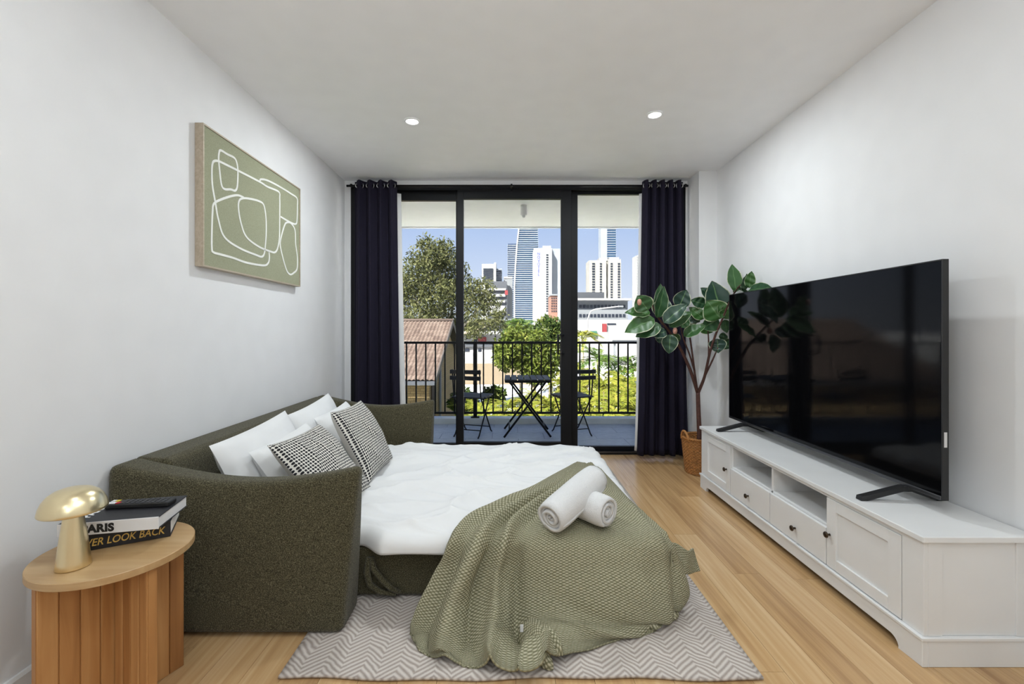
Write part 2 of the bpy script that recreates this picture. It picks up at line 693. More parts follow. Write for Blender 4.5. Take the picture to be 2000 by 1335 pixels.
struct('ceiling', MB().box(XL - T, XR + T, YF - T, YB + 0.13, ZC, ZC + 0.3), 'ceiling')
struct('wall_left', MB().box(XL - T, XL, YF, YB + 0.13, 0, ZC), 'wall')
struct('wall_right', MB().box(XR, XR + T, YF, YB + 0.13, 0, ZC), 'wall')
struct('wall_rear', MB().box(XL - T, XR + T, YF - T, YF, 0, ZC), 'wall')
WX0, WX1, WZ1 = -1.545, 1.715, 2.622
wb = MB()
wb.box(XL, WX0, YB, YB + 0.13, 0, ZC).box(WX1, XR, YB, YB + 0.13, 0, ZC).box(WX0, WX1, YB, YB + 0.13, WZ1, ZC)
struct('wall_window', wb, 'wall')
struct('wall_pier', MB().box(1.732, XR, 4.07, YB, 0, ZC), 'wall')
struct('baseboard_left', MB().prism([(XL, 0), (XL + 0.014, 0), (XL + 0.014, 0.075), (XL + 0.008, 0.085), (XL, 0.085)], 'y', YF, YB), 'white_board')
struct('baseboard_right', MB().prism([(XR, 0), (XR - 0.014, 0), (XR - 0.014, 0.075), (XR - 0.008, 0.085), (XR, 0.085)], 'y', YF, 4.07), 'white_board')

fb = MB().box(-2.7, XL - T, YB - 0.2, YB + 0.13, -0.34, 2.96).box(XR + T, 2.7, YB - 0.2, YB + 0.13, -0.34, 2.96)
struct('wall_sun_block', fb, 'wall')  # unseen side blocks added to keep leaking sun off the balcony

# sliding door wall: frame with a fixed leaf at each side and the sliding leaf in the middle
S = YB / F
wx = lambda px: (px - VX) * S
fy0, fy1 = YB + 0.005, YB + 0.115


def leaf_frame(mb, x0, x1, z0, z1, y0, y1, l, r, b, t):
    mb.box(x0, x0 + l, y0, y1, z0, z1)
    mb.box(x1 - r, x1, y0, y1, z0, z1)
    mb.box(x0 + l, x1 - r, y0, y1, z0, z0 + b)
    mb.box(x0 + l, x1 - r, y0, y1, z1 - t, z1)


door = tag(part('door_1', MB().box(WX0, WX1, fy0, fy1, WZ1 - 0.045, WZ1).box(WX0, WX1, fy0, fy1, -0.005, 0.022)
                .box(WX0, WX0 + 0.045, fy0, fy1, 0.022, WZ1 - 0.045).box(WX1 - 0.045, WX1, fy0, fy1, 0.022, WZ1 - 0.045),
                'alu_black', bevel=0.002), kind='structure')
zt = WZ1 - 0.045
mb = MB()
leaf_frame(mb, WX0 + 0.045, wx(899), 0.022, zt, fy0 + 0.055, fy1 - 0.012, 0.04, 0.05, 0.075, 0.085)
lf = part('fixed_leaf_frame', mb, 'alu_black', door, bevel=0.002)
part('pane', MB().box(WX0 + 0.085, wx(899) - 0.05, fy0 + 0.075, fy0 + 0.081, 0.097, zt - 0.085), 'glass', lf)
mb = MB()
leaf_frame(mb, wx(893), wx(1116), 0.022, zt, fy0, fy0 + 0.045, 0.06, 0.10, 0.10, 0.085)
sf = part('sliding_leaf_frame', mb, 'alu_black', door, bevel=0.002)
part('pane', MB().box(wx(893) + 0.06, wx(1116) - 0.10, fy0 + 0.02, fy0 + 0.026, 0.122, zt - 0.085), 'glass', sf)
mb = MB()
leaf_frame(mb, wx(1110), WX1 - 0.045, 0.022, zt, fy0 + 0.055, fy1 - 0.012, 0.10, 0.04, 0.045, 0.025)
rf = part('fixed_leaf_frame', mb, 'alu_black', door, bevel=0.002)
part('pane', MB().box(wx(1110) + 0.10, WX1 - 0.085, fy0 + 0.075, fy0 + 0.081, 0.067, zt - 0.025), 'glass', rf)
part('floor_track', MB().box(WX0, WX1, fy0 - 0.004, fy0 + 0.002, 0.02, 0.032), 'tv_trim', door)
part('pull_handle', MB().tube([(wx(1100), fy0, 1.165), (wx(1100), fy0 - 0.05, 1.165), (wx(1089), fy0 - 0.052, 1.165), (wx(1089), fy0 - 0.052, 0.985),
                          (wx(1100), fy0 - 0.05, 0.985), (wx(1100), fy0, 0.985)], 0.010, 8), 'alu_black', sf)

# ------------------------------------------------------------------ ceiling lights


def downlight(x, y, label, power):
    t = thing('ceiling_downlight', label, 'downlight', (x, y, ZC), group='recessed ceiling downlights')
    part('trim_ring', MB().lathe([(0.040, -0.002), (0.042, -0.008), (0.050, -0.009), (0.056, -0.005), (0.056, 0.0), (0.040, 0.0)], (x, y, ZC), 32, closed=True), 'ceiling', t)
    part('diffuser', MB().lathe([(0.0, -0.0055), (0.030, -0.005), (0.0405, -0.003), (0.0405, -0.0005)], (x, y, ZC), 32), 'lens', t)
    ld = bpy.data.lights.new('downlight_lamp', 'AREA')
    ld.shape = 'DISK'
    ld.size = 0.09
    ld.energy = power
    ld.color = LAMP_COLOR
    lo = bpy.data.objects.new('downlight_lamp', ld)
    lo.location = (0, 0, -0.012)
    lo.parent = t
    col.objects.link(lo)
    return t


downlight(-0.677, 3.10, 'round white ceiling downlight above the sofa bed', 15)
downlight(0.981, 3.006, 'round white ceiling downlight towards the television wall', 15)
downlight(-0.68, 0.9, 'added unseen fill downlight over the side table end of the room', 3)  # from here on: unseen downlights added to light the near half
downlight(0.98, 0.9, 'added unseen fill downlight over the near end of the television bench', 3)
downlight(-0.68, -1.3, 'added unseen fill downlight at the rear of the room, sofa side', 5)
downlight(0.98, -1.3, 'added unseen fill downlight at the rear of the room, television side', 5)


def pendant(x, y, z, label):  # unseen lamp added to brighten the ceiling and walls
    t = thing('fill_globe', label, 'added fill lamp', (x, y, ZC), group='added wire globe fill lamps out of view')
    part('ceiling_rose', MB().lathe([(0.0, -0.03), (0.05, -0.03), (0.055, 0.0)], (x, y, ZC), 24), 'white_board', t)
    part('cord', MB().tube([(x, y, ZC - 0.02), (x, y, z + 0.28)], 0.004, 6), 'white_board', t)
    wf = MB()
    for k in range(6):
        c, s_ = math.cos(k * math.pi / 6), math.sin(k * math.pi / 6)
        wf.tube([(x + 0.31 * math.sin(a) * c, y + 0.31 * math.sin(a) * s_, z + 0.31 * math.cos(a)) for a in [2 * math.pi * i / 28 for i in range(29)]], 0.0025, 5, cap=False)
    part('wire_frame', wf, 'black_metal', t)
    part('lamp_holder', MB().lathe([(0.0, 0.26), (0.022, 0.26), (0.024, 0.32), (0.0, 0.325)], (x, y, z), 16), 'black_metal', t)
    ld = bpy.data.lights.new('fill_globe_lamp', 'POINT')
    ld.energy = FILL_GLOBE_POWER
    ld.shadow_soft_size = 0.30
    ld.color = LAMP_COLOR
    lo = bpy.data.objects.new('fill_globe_lamp', ld)
    lo.location = (0, 0, z - ZC)
    lo.parent = t
    col.objects.link(lo)


pendant(0.15, 0.45, 2.22, 'added unseen wire globe fill lamp over the middle of the room')
pendant(0.15, -1.6, 2.10, 'added unseen wire globe fill lamp at the rear of the room')

# ------------------------------------------------------------------ rug
RX0, RX1, RY0, RY1 = -0.796, 0.872, 1.53, 3.85
NX, NY = 60, 80
P = []
for i in range(NY + 1):
    row = []
    for j in range(NX + 1):
        x = RX0 + (RX1 - RX0) * j / NX
        y = RY0 + (RY1 - RY0) * i / NY
        if i == 0:
            y += 0.006 * math.sin(x * 6) + 0.004 * math.sin(x * 17)
        row.append((x, y, 0.0095 + 0.0012 * noise.noise(Vector((x * 6, y * 6, 0)))))
    P.append(row)
single('area_rug', MB().grid(P), 'rug', 'cream and taupe chevron woven rug under the sofa bed', 'rug', solid=0.009)

# ------------------------------------------------------------------ sofa bed
SY0, SY1 = 1.74, 3.80          # outer faces of the two arms
SXB, SXF = -1.592, -0.635      # wall side, open side
AT = 0.195                     # arm thickness
sofa = thing('sofa_bed', 'olive boucle sofa bed pulled out against the left wall', 'sofa bed', (-1.1, 2.77, 0))


def arm_mb(y0, y1):
    mb = MB()
    N = 30
    levels = [0.0, 0.18, 0.40, 0.62, 0.82, 1.0]

    inner_far = y0 > 2.5           # the far arm mirrors the near one

    def top(t):      # t 0 wall .. 1 open end
        return 0.672 - 0.030 * smooth(0.0, 1.0, t) - 0.066 * math.sin(math.pi * t) ** 1.0
    A, B = [], []
    for side, rows in ((y0, A), (y1, B)):
        for i in range(N + 1):
            t = i / N
            r = []
            for k in levels:
                z = 0.012 + (top(t) - 0.012) * k
                xf = SXF + 0.018 * k - 0.02 * (1 - k)
                x = SXB + (xf - SXB) * t
                outer = (side == y1) if inner_far else (side == y0)
                sg = -1 if inner_far else 1
                # the outer face leans in towards the top, the inner face is near upright
                d = (0.015 + 0.075 * t) * k ** 1.3 if outer else -(0.03 + 0.01 * t) * k ** 2
                if outer:
                    d -= 0.012 * math.sin(math.pi * k) * math.sin(math.pi * t)
                r.append(Vector((x, side + sg * d, z)))
            rows.append(r)
    L = len(levels)
    off = mb.add([p for r in A for p in r] + [p for r in B for p in r], [])
    n2 = (N + 1) * L
    idx = lambda s, i, k: off + s * n2 + i * L + k
    for i in range(N):
        for k in range(L - 1):
            mb.f.append([idx(0, i, k), idx(0, i + 1, k), idx(0, i + 1, k + 1), idx(0, i, k + 1)])
            mb.f.append([idx(1, i, k), idx(1, i, k + 1), idx(1, i + 1, k + 1), idx(1, i + 1, k)])
            mb.sm += [True, True]
        mb.f.append([idx(0, i, L - 1), idx(0, i + 1, L - 1), idx(1, i + 1, L - 1), idx(1, i, L - 1)])
        mb.f.append([idx(0, i, 0), idx(1, i, 0), idx(1, i + 1, 0), idx(0, i + 1, 0)])
        mb.sm += [True, True]
    for k in range(L - 1):
        mb.f.append([idx(0, 0, k), idx(0, 0, k + 1), idx(1, 0, k + 1), idx(1, 0, k)])
        mb.f.append([idx(0, N, k), idx(1, N, k), idx(1, N, k + 1), idx(0, N, k + 1)])
        mb.sm += [True, True]
    return mb


part('arm', arm_mb(SY0, SY0 + AT), 'sofa', sofa, bevel=0.03, seg=4)
part('arm', arm_mb(SY1 - AT, SY1), 'sofa', sofa, bevel=0.03, seg=4)
bk = MB().prism([(-1.594, 0.012), (-1.40, 0.012), (-1.385, 0.40), (-1.44, 0.648), (-1.47, 0.662), (-1.594, 0.668)], 'y', SY0 + AT - 0.05, SY1 - AT + 0.05)
part('backrest', bk, 'sofa', sofa, bevel=0.02, seg=3)
part('pull_out_base', MB().box(-1.39, 0.63, 1.985, 3.545, 0.022, 0.238), 'sofa', sofa, bevel=0.018, seg=3)
# the pull strap lying slack across the front of the base
st = MB()
st.tube([(-0.612, 1.978, 0.20), (-0.60, 1.965, 0.155), (-0.56, 1.962, 0.105), (-0.52, 1.966, 0.065), (-0.485, 1.972, 0.045)], [0.012, 0.014, 0.013, 0.012, 0.010], 8)
st.tube([(-0.625, 1.975, 0.20), (-0.628, 1.962, 0.14), (-0.615, 1.962, 0.085), (-0.57, 1.968, 0.05), (-0.50, 1.972, 0.04)], [0.010, 0.016, 0.014, 0.012, 0.010], 8)
part('pull_strap', st, 'sofa', sofa)

# ------------------------------------------------------------------ white bedding: a quilt over the pulled-out mattress
BX0, BX1, BY0, BY1 = -1.40, 0.665, 1.905, 3.515
BTOP = 0.322


def bed_z(x, y):
    w = 0.0
    calm = 1 - 0.8 * smooth(-0.25, 0.1, x) * smooth(2.7, 2.4, y)
    q = Vector((x * 1.3 + y * 0.35, y * 3.6 - x * 1.0, 0.3))
    r1 = 1 - abs(noise.noise(q * 1.5)) * 2
    w += 0.030 * max(0, r1) ** 3
    r2 = 1 - abs(noise.noise(Vector((x * 2.6 - 3, y * 7.5 + x * 2.5, 5)))) * 2
    w += 0.014 * max(0, r2) ** 3
    w += 0.010 * noise.noise(Vector((x * 2, y * 2, 9)))
    return BTOP + w * calm - 0.008


def bed_front(x):
    return 1.99 - 0.085 * smooth(-0.66, -0.54, x)


def boundary(a):
    """rounded rectangle outline of the quilt in direction a from its centre"""
    cx, cy = (BX0 + BX1) / 2, (BY0 + BY1) / 2
    hx, hy, R = (BX1 - BX0) / 2, (BY1 - BY0) / 2, 0.17
    c, s_ = math.cos(a), math.sin(a)
    lo, hi = 0.0, 2.5
    for _ in range(26):
        m = (lo + hi) / 2
        px, py = abs(c * m), abs(s_ * m)
        qx, qy = px - (hx - R), py - (hy - R)
        d = math.hypot(max(qx, 0), max(qy, 0)) + min(max(qx, qy), 0) - R
        if d > 0:
            hi = m
        else:
            lo = m
    return cx + c * lo, cy + s_ * lo, cx, cy


NA, NR = 420, 64
rings = []
for i in range(NR + 1):
    rings.append([])
for j in range(NA + 1):
    a = 2 * math.pi * j / NA
    bx, by, cx, cy = boundary(a)
    if by < BY0 + 0.25:
        k = smooth(BY0 + 0.25, BY0, by)
        by = by + (bed_front(bx) - BY0) * k
    ln = math.hypot(bx - cx, by - cy)
    ex = 0.05 / ln
    for i in range(NR + 1):
        if i <= NR - 10:
            t = (i / (NR - 10)) ** 0.8 * (1 - ex)
            x, y = cx + (bx - cx) * t, cy + (by - cy) * t
            z = bed_z(x, y)
            edge = smooth(1 - 3.5 * ex, 1 - ex, t)
            z -= 0.010 * edge
        else:
            q = (i - (NR - 10)) / 10
            th = q * math.pi / 2 * 1.15
            t = 1 - ex + ex * math.sin(min(th, math.pi / 2))
            x, y = cx + (bx - cx) * t, cy + (by - cy) * t
            zt_ = bed_z(cx + (bx - cx) * (1 - ex), cy + (by - cy) * (1 - ex)) - 0.010
            hem = 0.246 + 0.006 * noise.noise(Vector((bx * 5, by * 5, 0)))
            z = zt_ + (hem - zt_) * (q ** 1.6)
            dent = 0.006 * noise.noise(Vector((bx * 9, by * 9, z * 14)))
            x += dent * math.cos(a)
            y += dent * math.sin(a)
        rings[i].append(Vector((x, y, z)))
single('quilt', MB().grid(rings), 'linen', 'white cotton quilt spread over the pulled-out mattress', 'quilt', solid=0.006)


def cushion(name, label, cat, w, h, d, M, front, back, group, sag=0.0, pinch=0.055, seed=0, n=26, uvs=1.0):
    """a pillow: two puffed sheets meeting in a seam with pointed corners; local x = width, y = height, z = thickness"""
    mbf, mbb = MB(), MB()
    for mbx, sgn in ((mbf, 1), (mbb, -1)):
        P = []
        for i in range(n + 1):
            row = []
            for j in range(n + 1):
                u, v = 2 * j / n - 1, 2 * i / n - 1
                # edges bow inwards, corners stay pointed
                x = u * (1 - pinch * (1 - v * v)) * w / 2
                y = v * (1 - pinch * (1 - u * u)) * h / 2
                puff = (max(0, 1 - u * u) ** 0.42) * (max(0, 1 - v * v) ** 0.42)
                z = sgn * d / 2 * puff
                wr = noise.noise(Vector((x * 7 + seed, y * 7, seed * 3.1 + sgn))) * 0.016 + \
                    0.012 * max(0, 1 - 2.2 * abs(noise.noise(Vector((x * 5 + y * 4 + seed, y * 3 - x * 6, seed + 5))))) ** 2
                z += sgn * wr * puff
                y -= sag * (1 - puff * 0.3) * (1 - v) * 0.5 * u * u
                row.append(M @ Vector((x, y, z)))
            P.append(row)
        if sgn < 0:
            P = [r[::-1] for r in P]
        mbx.grid(P, uv=lambda i, j: (j / n * uvs * (w / h), i / n * uvs))
    t = thing(name, label, cat, tuple(M.translation - Vector((0, 0, h / 2 * 0.8))), group=group)
    part('front_cover', mbf, front, t)
    part('back_cover', mbb, back, t)
    return t


def lean(cx, cy, cz, tilt, yaw=0.0, roll=0.0):
    """front faces +x (away from the sofa back), leaning back by tilt degrees; width runs along +y"""
    base = Matrix(((0, 0, 1, 0), (1, 0, 0, 0), (0, 1, 0, 0), (0, 0, 0, 1)))   # local x->y, y->z, z->x
    return Matrix.Translation((cx, cy, cz)) @ Matrix.Rotation(math.radians(yaw), 4, 'Z') @ Matrix.Rotation(math.radians(-tilt), 4, 'Y') @ \
        Matrix.Rotation(math.radians(roll), 4, 'X') @ base


gp = 'white bed pillows on the sofa bed'
cushion('bed_pillow', 'white pillow against the sofa back, nearest the side table', 'pillow', 0.70, 0.44, 0.15, lean(-1.26, 2.34, 0.505, 22, 0, 3), 'linen', 'linen', gp, seed=1)
cushion('bed_pillow', 'white pillow against the sofa back, nearest the balcony door', 'pillow', 0.66, 0.44, 0.15, lean(-1.265, 3.02, 0.515, 22, 0, 4), 'linen', 'linen', gp, seed=2)
cushion('bed_pillow', 'white pillow leaning in front, behind the smaller black dotted cushion', 'pillow', 0.56, 0.42, 0.14, lean(-1.10, 2.37, 0.47, 33, -3, 3), 'linen', 'linen', gp, seed=3)
cushion('bed_pillow', 'white pillow mostly hidden behind the larger black dotted cushion', 'pillow', 0.56, 0.42, 0.13, lean(-1.10, 3.02, 0.495, 30, 0, 2), 'linen', 'linen', gp, seed=4)
gc = 'black dotted cushions on the sofa bed'
cushion('dotted_cushion', 'black dotted cushion lower down by the near sofa arm', 'cushion', 0.47, 0.45, 0.14, lean(-0.93, 2.235, 0.515, 41, -4, 0), 'cushion', 'cushion_back', gc, seed=5, pinch=0.06)
cushion('dotted_cushion', 'black dotted cushion standing upright in the middle of the bed', 'cushion', 0.50, 0.46, 0.14, lean(-0.905, 2.78, 0.535, 29, 0, -1), 'cushion', 'cushion_back', gc, seed=6, pinch=0.06)

# ------------------------------------------------------------------ knitted throw over the near corner of the bed
rows = [
    # (left point, right point, z list hints)
    [(0.41, 2.86, 0.350), (0.44, 2.875, 0.356), (0.47, 2.87, 0.354), (0.50, 2.855, 0.352), (0.525, 2.84, 0.350), (0.555, 2.80, 0.346), (0.575, 2.76, 0.342)],
    [(0.12, 2.45, 0.350), (0.20, 2.47, 0.362), (0.28, 2.47, 0.354), (0.37, 2.46, 0.352), (0.46, 2.44, 0.350), (0.55, 2.40, 0.346), (0.610, 2.36, 0.335)],
    [(-0.09, 2.19, 0.350), (0.02, 2.20, 0.366), (0.13, 2.20, 0.352), (0.26, 2.20, 0.350), (0.40, 2.19, 0.348), (0.54, 2.17, 0.344), (0.645, 2.15, 0.325)],
    [(-0.215, 1.985, 0.345), (-0.10, 1.985, 0.362), (0.03, 1.98, 0.346), (0.18, 1.975, 0.346), (0.36, 1.97, 0.344), (0.53, 1.965, 0.338), (0.675, 1.965, 0.315)],
    [(-0.255, 1.885, 0.312), (-0.145, 1.868, 0.325), (-0.01, 1.875, 0.312), (0.15, 1.872, 0.318), (0.36, 1.87, 0.318), (0.55, 1.872, 0.310), (0.700, 1.895, 0.285)],
    [(-0.285, 1.872, 0.215), (-0.185, 1.80, 0.235), (-0.045, 1.838, 0.222), (0.13, 1.828, 0.232), (0.36, 1.815, 0.235), (0.57, 1.828, 0.225), (0.735, 1.89, 0.205)],
    [(-0.335, 1.815, 0.120), (-0.225, 1.745, 0.145), (-0.065, 1.785, 0.130), (0.12, 1.80, 0.135), (0.37, 1.765, 0.145), (0.59, 1.785, 0.130), (0.755, 1.885, 0.110)],
    [(-0.372, 1.765, 0.045), (-0.255, 1.675, 0.062), (-0.08, 1.70, 0.060), (0.11, 1.745, 0.060), (0.37, 1.72, 0.062), (0.61, 1.77, 0.052), (0.745, 1.90, 0.040)],
    [(-0.375, 1.725, 0.020), (-0.265, 1.630, 0.021), (-0.09, 1.600, 0.030), (0.09, 1.64, 0.085), (0.34, 1.685, 0.030), (0.60, 1.795, 0.022), (0.725, 1.925, 0.021)],
    [(-0.372, 1.705, 0.018), (-0.262, 1.605, 0.018), (-0.09, 1.565, 0.026), (0.085, 1.565, 0.060), (0.32, 1.660, 0.020), (0.60, 1.805, 0.018), (0.720, 1.935, 0.018)],
]
U, V = 150, 190
cols_ = [catmull(r, 25) for r in rows]             # across
sub = 21
nc = len(cols_[0])
fine = []
for j in range(nc):
    fine.append(catmull([r[j] for r in cols_], sub))
NRr = len(fine[0])
G = [[fine[j][i].copy() for j in range(nc)] for i in range(NRr)]


def throw_fold(i, j):
    u, v = j / (nc - 1), i / (NRr - 1)
    f = 0.0
    for c, wd, am in ((0.045, 0.030, 0.026), (0.130, 0.032, -0.036), (0.225, 0.034, 0.042), (0.300, 0.022, -0.042), (0.365, 0.028, 0.050), (0.440, 0.026, -0.044), (0.53, 0.05, 0.012), (0.90, 0.03, 0.016), (0.955, 0.02, -0.014)):
        cc = c + (0.03 * math.sin(v * 5 + c * 7) - 0.03 * v)
        if am < 0:                                   # no deep valleys where the cloth lies tight over the mattress edge
            am *= 1 - 0.8 * math.exp(-((v - 0.40) / 0.10) ** 2)
        f += am * math.exp(-((u - cc) / wd) ** 2) * smooth(0.03, 0.40, v) * (1 - 0.35 * smooth(0.9, 1, v))
    # a soft diagonal fold low on the flat right half
    dd = (u - 0.55) * 0.5 + (0.86 - v)
    f += 0.020 * math.exp(-((dd - 0.10) / 0.035) ** 2) * smooth(0.5, 0.65, u) * (1 - smooth(0.93, 1.0, u))
    f -= 0.014 * math.exp(-((dd - 0.165) / 0.035) ** 2) * smooth(0.5, 0.65, u) * (1 - smooth(0.93, 1.0, u))
    f += 0.010 * math.exp(-((u - 0.88) / 0.05) ** 2) * math.sin(v * 7) * smooth(0.3, 0.6, v)
    f += 0.012 * noise.noise(Vector((u * 5, v * 5, 2))) * smooth(0.05, 0.2, v)
    f += 0.004 * noise.noise(Vector((u * 16, v * 14, 7)))
    return f


NG = []
for i in range(NRr):
    row = []
    for j in range(nc):
        p = G[i][j]
        a = G[i][min(j + 1, nc - 1)] - G[i][max(j - 1, 0)]
        b = G[min(i + 1, NRr - 1)][j] - G[max(i - 1, 0)][j]
        nrm = b.cross(a)
        if nrm.length > 1e-9:
            nrm.normalize()
        if nrm.z < 0 and abs(nrm.z) > abs(nrm.y):
            nrm = -nrm
        if nrm.y > 0 and abs(nrm.y) > abs(nrm.z):
            nrm = -nrm
        q = p + nrm * throw_fold(i, j)
        v = i / (NRr - 1)
        u = j / (nc - 1)
        # bunched hem in the middle of the front
        bn = math.exp(-((u - 0.46) / 0.11) ** 4) * smooth(0.80, 0.97, v)
        ph = (u - 0.46) * 2 * math.pi / 0.085
        q.z += bn * 0.042 * (0.5 + 0.5 * math.sin(ph + 2.5 * v)) ** 1.3
        q.x += bn * 0.016 * math.cos(ph + 2.5 * v)
        q.y -= bn * (0.048 + 0.020 * math.sin(ph * 0.5 + 1))
        q.z = max(q.z, 0.019 + 0.003 * math.sin(u * 40))
        # stay over the quilt
        if BX0 < q.x < BX1 + 0.02 and v < 0.62:
            if q.y > 1.935:
                q.z = max(q.z, bed_z(q.x, q.y) + 0.012)
            elif q.y > 1.885:
                q.z = max(q.z, 0.272 + (q.y - 1.885) * 1.1)
        row.append(q)
    NG.append(row)
thr = thing('throw_blanket', 'sage green knitted throw draped over the near corner of the bed', 'throw', (0.2, 1.8, 0.02))
part('knit', MB().grid(NG, uv=lambda i, j: (j / (nc - 1) * 0.95, i / (NRr - 1) * 1.0)), 'throw', thr, solid=0.008)
# the corner flaring out beyond the bed's right edge
P = []
for i in range(15):
    r = []
    for j in range(13):
        u, v = j / 12, i / 14
        x = 0.690 + u * (0.13 + 0.02 * v)
        y = 1.925 + 0.06 * u - 0.03 * v + 0.014 * math.sin(u * 7 + v * 2)
        z = 0.278 - 0.045 * u - v * (0.115 - 0.03 * u) + 0.008 * math.sin(u * 6)
        r.append((x, y, z))
    P.append(r)
part('flared_corner', MB().grid(P, uv=lambda i, j: (j / 12 * 0.14, i / 14 * 0.14)), 'throw', thr, solid=0.008)
# loose folds of the hem bunched on the rug: each a sheet arched over its own axis and open at the hem
for k, (ax, ay, bx_, by_, hw, hh) in enumerate([(0.070, 1.720, 0.165, 1.590, 0.080, 0.088)]):
    A0, B0 = Vector((ax, ay, 0)), Vector((bx_, by_, 0))
    d = (B0 - A0).normalized()
    sd = Vector((-d.y, d.x, 0))
    n1, n2 = 34, 34
    P = []
    for i in range(n1 + 1):
        t = i / n1
        r = []
        for j in range(n2 + 1):
            s_ = 2 * j / n2 - 1
            en = math.sqrt(max(0.0, 1 - (max(0.0, t - 0.55) / 0.45) ** 2))
            w_ = hw * (0.75 + 0.30 * t) * (0.45 + 0.55 * en)
            h_ = hh * (0.80 + 0.25 * math.sin(math.pi * t * 0.9)) * (0.45 + 0.55 * en)
            prof = math.cos(s_ * math.pi / 2) ** 0.75 if abs(s_) < 1 else 0.0
            z = 0.018 + h_ * prof
            z -= h_ * 0.30 * math.exp(-((s_ - 0.28 + 0.3 * t) / 0.16) ** 2) * smooth(0.25, 0.9, t)
            z += 0.006 * noise.noise(Vector((s_ * 3, t * 4, k)))
            tuck = 1 - 0.25 * (1 - prof)                       # the flanks turn under
            p = A0 + (B0 - A0) * t + sd * (s_ * w_ * tuck) + d * (0.018 * math.sin(s_ * 5 + k) * t)
            p.z = max(0.018, z)
            r.append(p)
        P.append(r)
    part('hem_fold', MB().grid(P, uv=lambda i, j: (j / n2 * 0.24, i / n1 * 0.13)), 'throw', thr, solid=0.008)
part('care_label', MB().box(0.040, 0.052, 1.664, 1.668, 0.078, 0.104), 'sticker', thr, label='small white care label')

# ------------------------------------------------------------------ rolled towels


def towel(p0, p1, r, label, seed):
    p0, p1 = Vector(p0), Vector(p1)
    d = (p1 - p0)
    L = d.length
    d.normalize()
    a = d.cross(Vector((0, 0, 1))).normalized()
    b = a.cross(d).normalized()
    t = thing('rolled_towel', label, 'towel', tuple((p0 + p1) / 2 - Vector((0, 0, r))), group='rolled white towels on the throw')
    turns, n, m = 4.6, 190, 14
    P = []
    for i in range(m + 1):
        q = i / m
        row = []
        for j in range(n + 1):
            th = 2 * math.pi * turns * j / n
            rad = r * (0.05 + 0.95 * min(1.0, j / n / (1 - 0.8 / turns)))
            e = 1 - 0.10 * (abs(2 * q - 1) ** 6) * (0.5 + 0.5 * j / n)
            sh = 0.008 * math.sin(th * 0.5 + seed) * (abs(2 * q - 1) ** 3)
            w = 1 + 0.02 * noise.noise(Vector((q * 5, th * 0.7, seed)))
            row.append(p0 + d * (L * q + sh * (1 if q > 0.5 else -1)) + (a * math.cos(th + seed) + b * math.sin(th + seed)) * rad * e * w)
        P.append(row)
    part('roll', MB().grid(P), 'towel', t, solid=0.0125)
    return t


towel((0.425, 1.925, 0.418), (0.285, 2.095, 0.418), 0.062, 'rolled white towel lying underneath, its spiral end towards the television', 0.4)
towel((0.172, 1.865, 0.418), (0.405, 2.115, 0.500), 0.064, 'rolled white towel propped on top of the other towel', 2.2)

# ------------------------------------------------------------------ side table
TC = Vector((-1.26, 1.43, 0))
TZ = 0.505
tb = thing('side_table', 'round oak side table on a crossed board base', 'side table', (TC.x, TC.y, 0))
part('table_top', MB().lathe([(0.0, -0.023), (0.203, -0.023), (0.205, -0.021), (0.205, -0.002), (0.2035, 0.0), (0.0, 0.0)], (TC.x, TC.y, TZ), 144, smooth=False), 'table_top', tb)


def fin(ang, s0, s1, nb, th=0.030):
    c, s_ = math.cos(math.radians(ang)), math.sin(math.radians(ang))
    M = Matrix.Translation((TC.x, TC.y, 0)) @ Matrix.Rotation(math.radians(ang), 4, 'Z')
    w = (s1 - s0) / nb
    core = MB().box(s0, s1, -th / 2 + 0.004, th / 2 - 0.004, 0.0, TZ - 0.0235).xf(M)
    pn = part('panel', core, 'table_board', tb)
    for i in range(nb):
        b = MB().box(s0 + i * w + 0.0015, s0 + (i + 1) * w - 0.0015, -th / 2, th / 2, 0.001, TZ - 0.0232).xf(M)
        part('board', b, 'table_board', pn, bevel=0.0015, seg=1)


fin(67, -0.195, 0.195, 8)
fin(-23, 0.018, 0.188, 4)
fin(157, 0.018, 0.188, 4)

# brass mushroom lamp
lp = thing('mushroom_lamp', 'brushed brass mushroom lamp on the side table', 'table lamp', (-1.290, 1.318, TZ))
lc = (-1.290, 1.318, TZ)
part('stem', MB().lathe([(0.0, 0.001), (0.0405, 0.001), (0.041, 0.004), (0.039, 0.02), (0.032, 0.085), (0.024, 0.145), (0.0195, 0.185), (0.0, 0.185)], lc, 48), 'brass', lp)
cap = [(0.0, 0.176), (0.060, 0.172), (0.098, 0.166), (0.1055, 0.1655), (0.1075, 0.168), (0.107, 0.173), (0.103, 0.186), (0.094, 0.202), (0.080, 0.216), (0.060, 0.2265), (0.034, 0.2325), (0.012, 0.2345), (0.0, 0.2345)]
cap = [(r * 0.73, z) for r, z in cap]
part('cap', MB().lathe(cap, lc, 64), 'brass', lp)

# two books and a remote


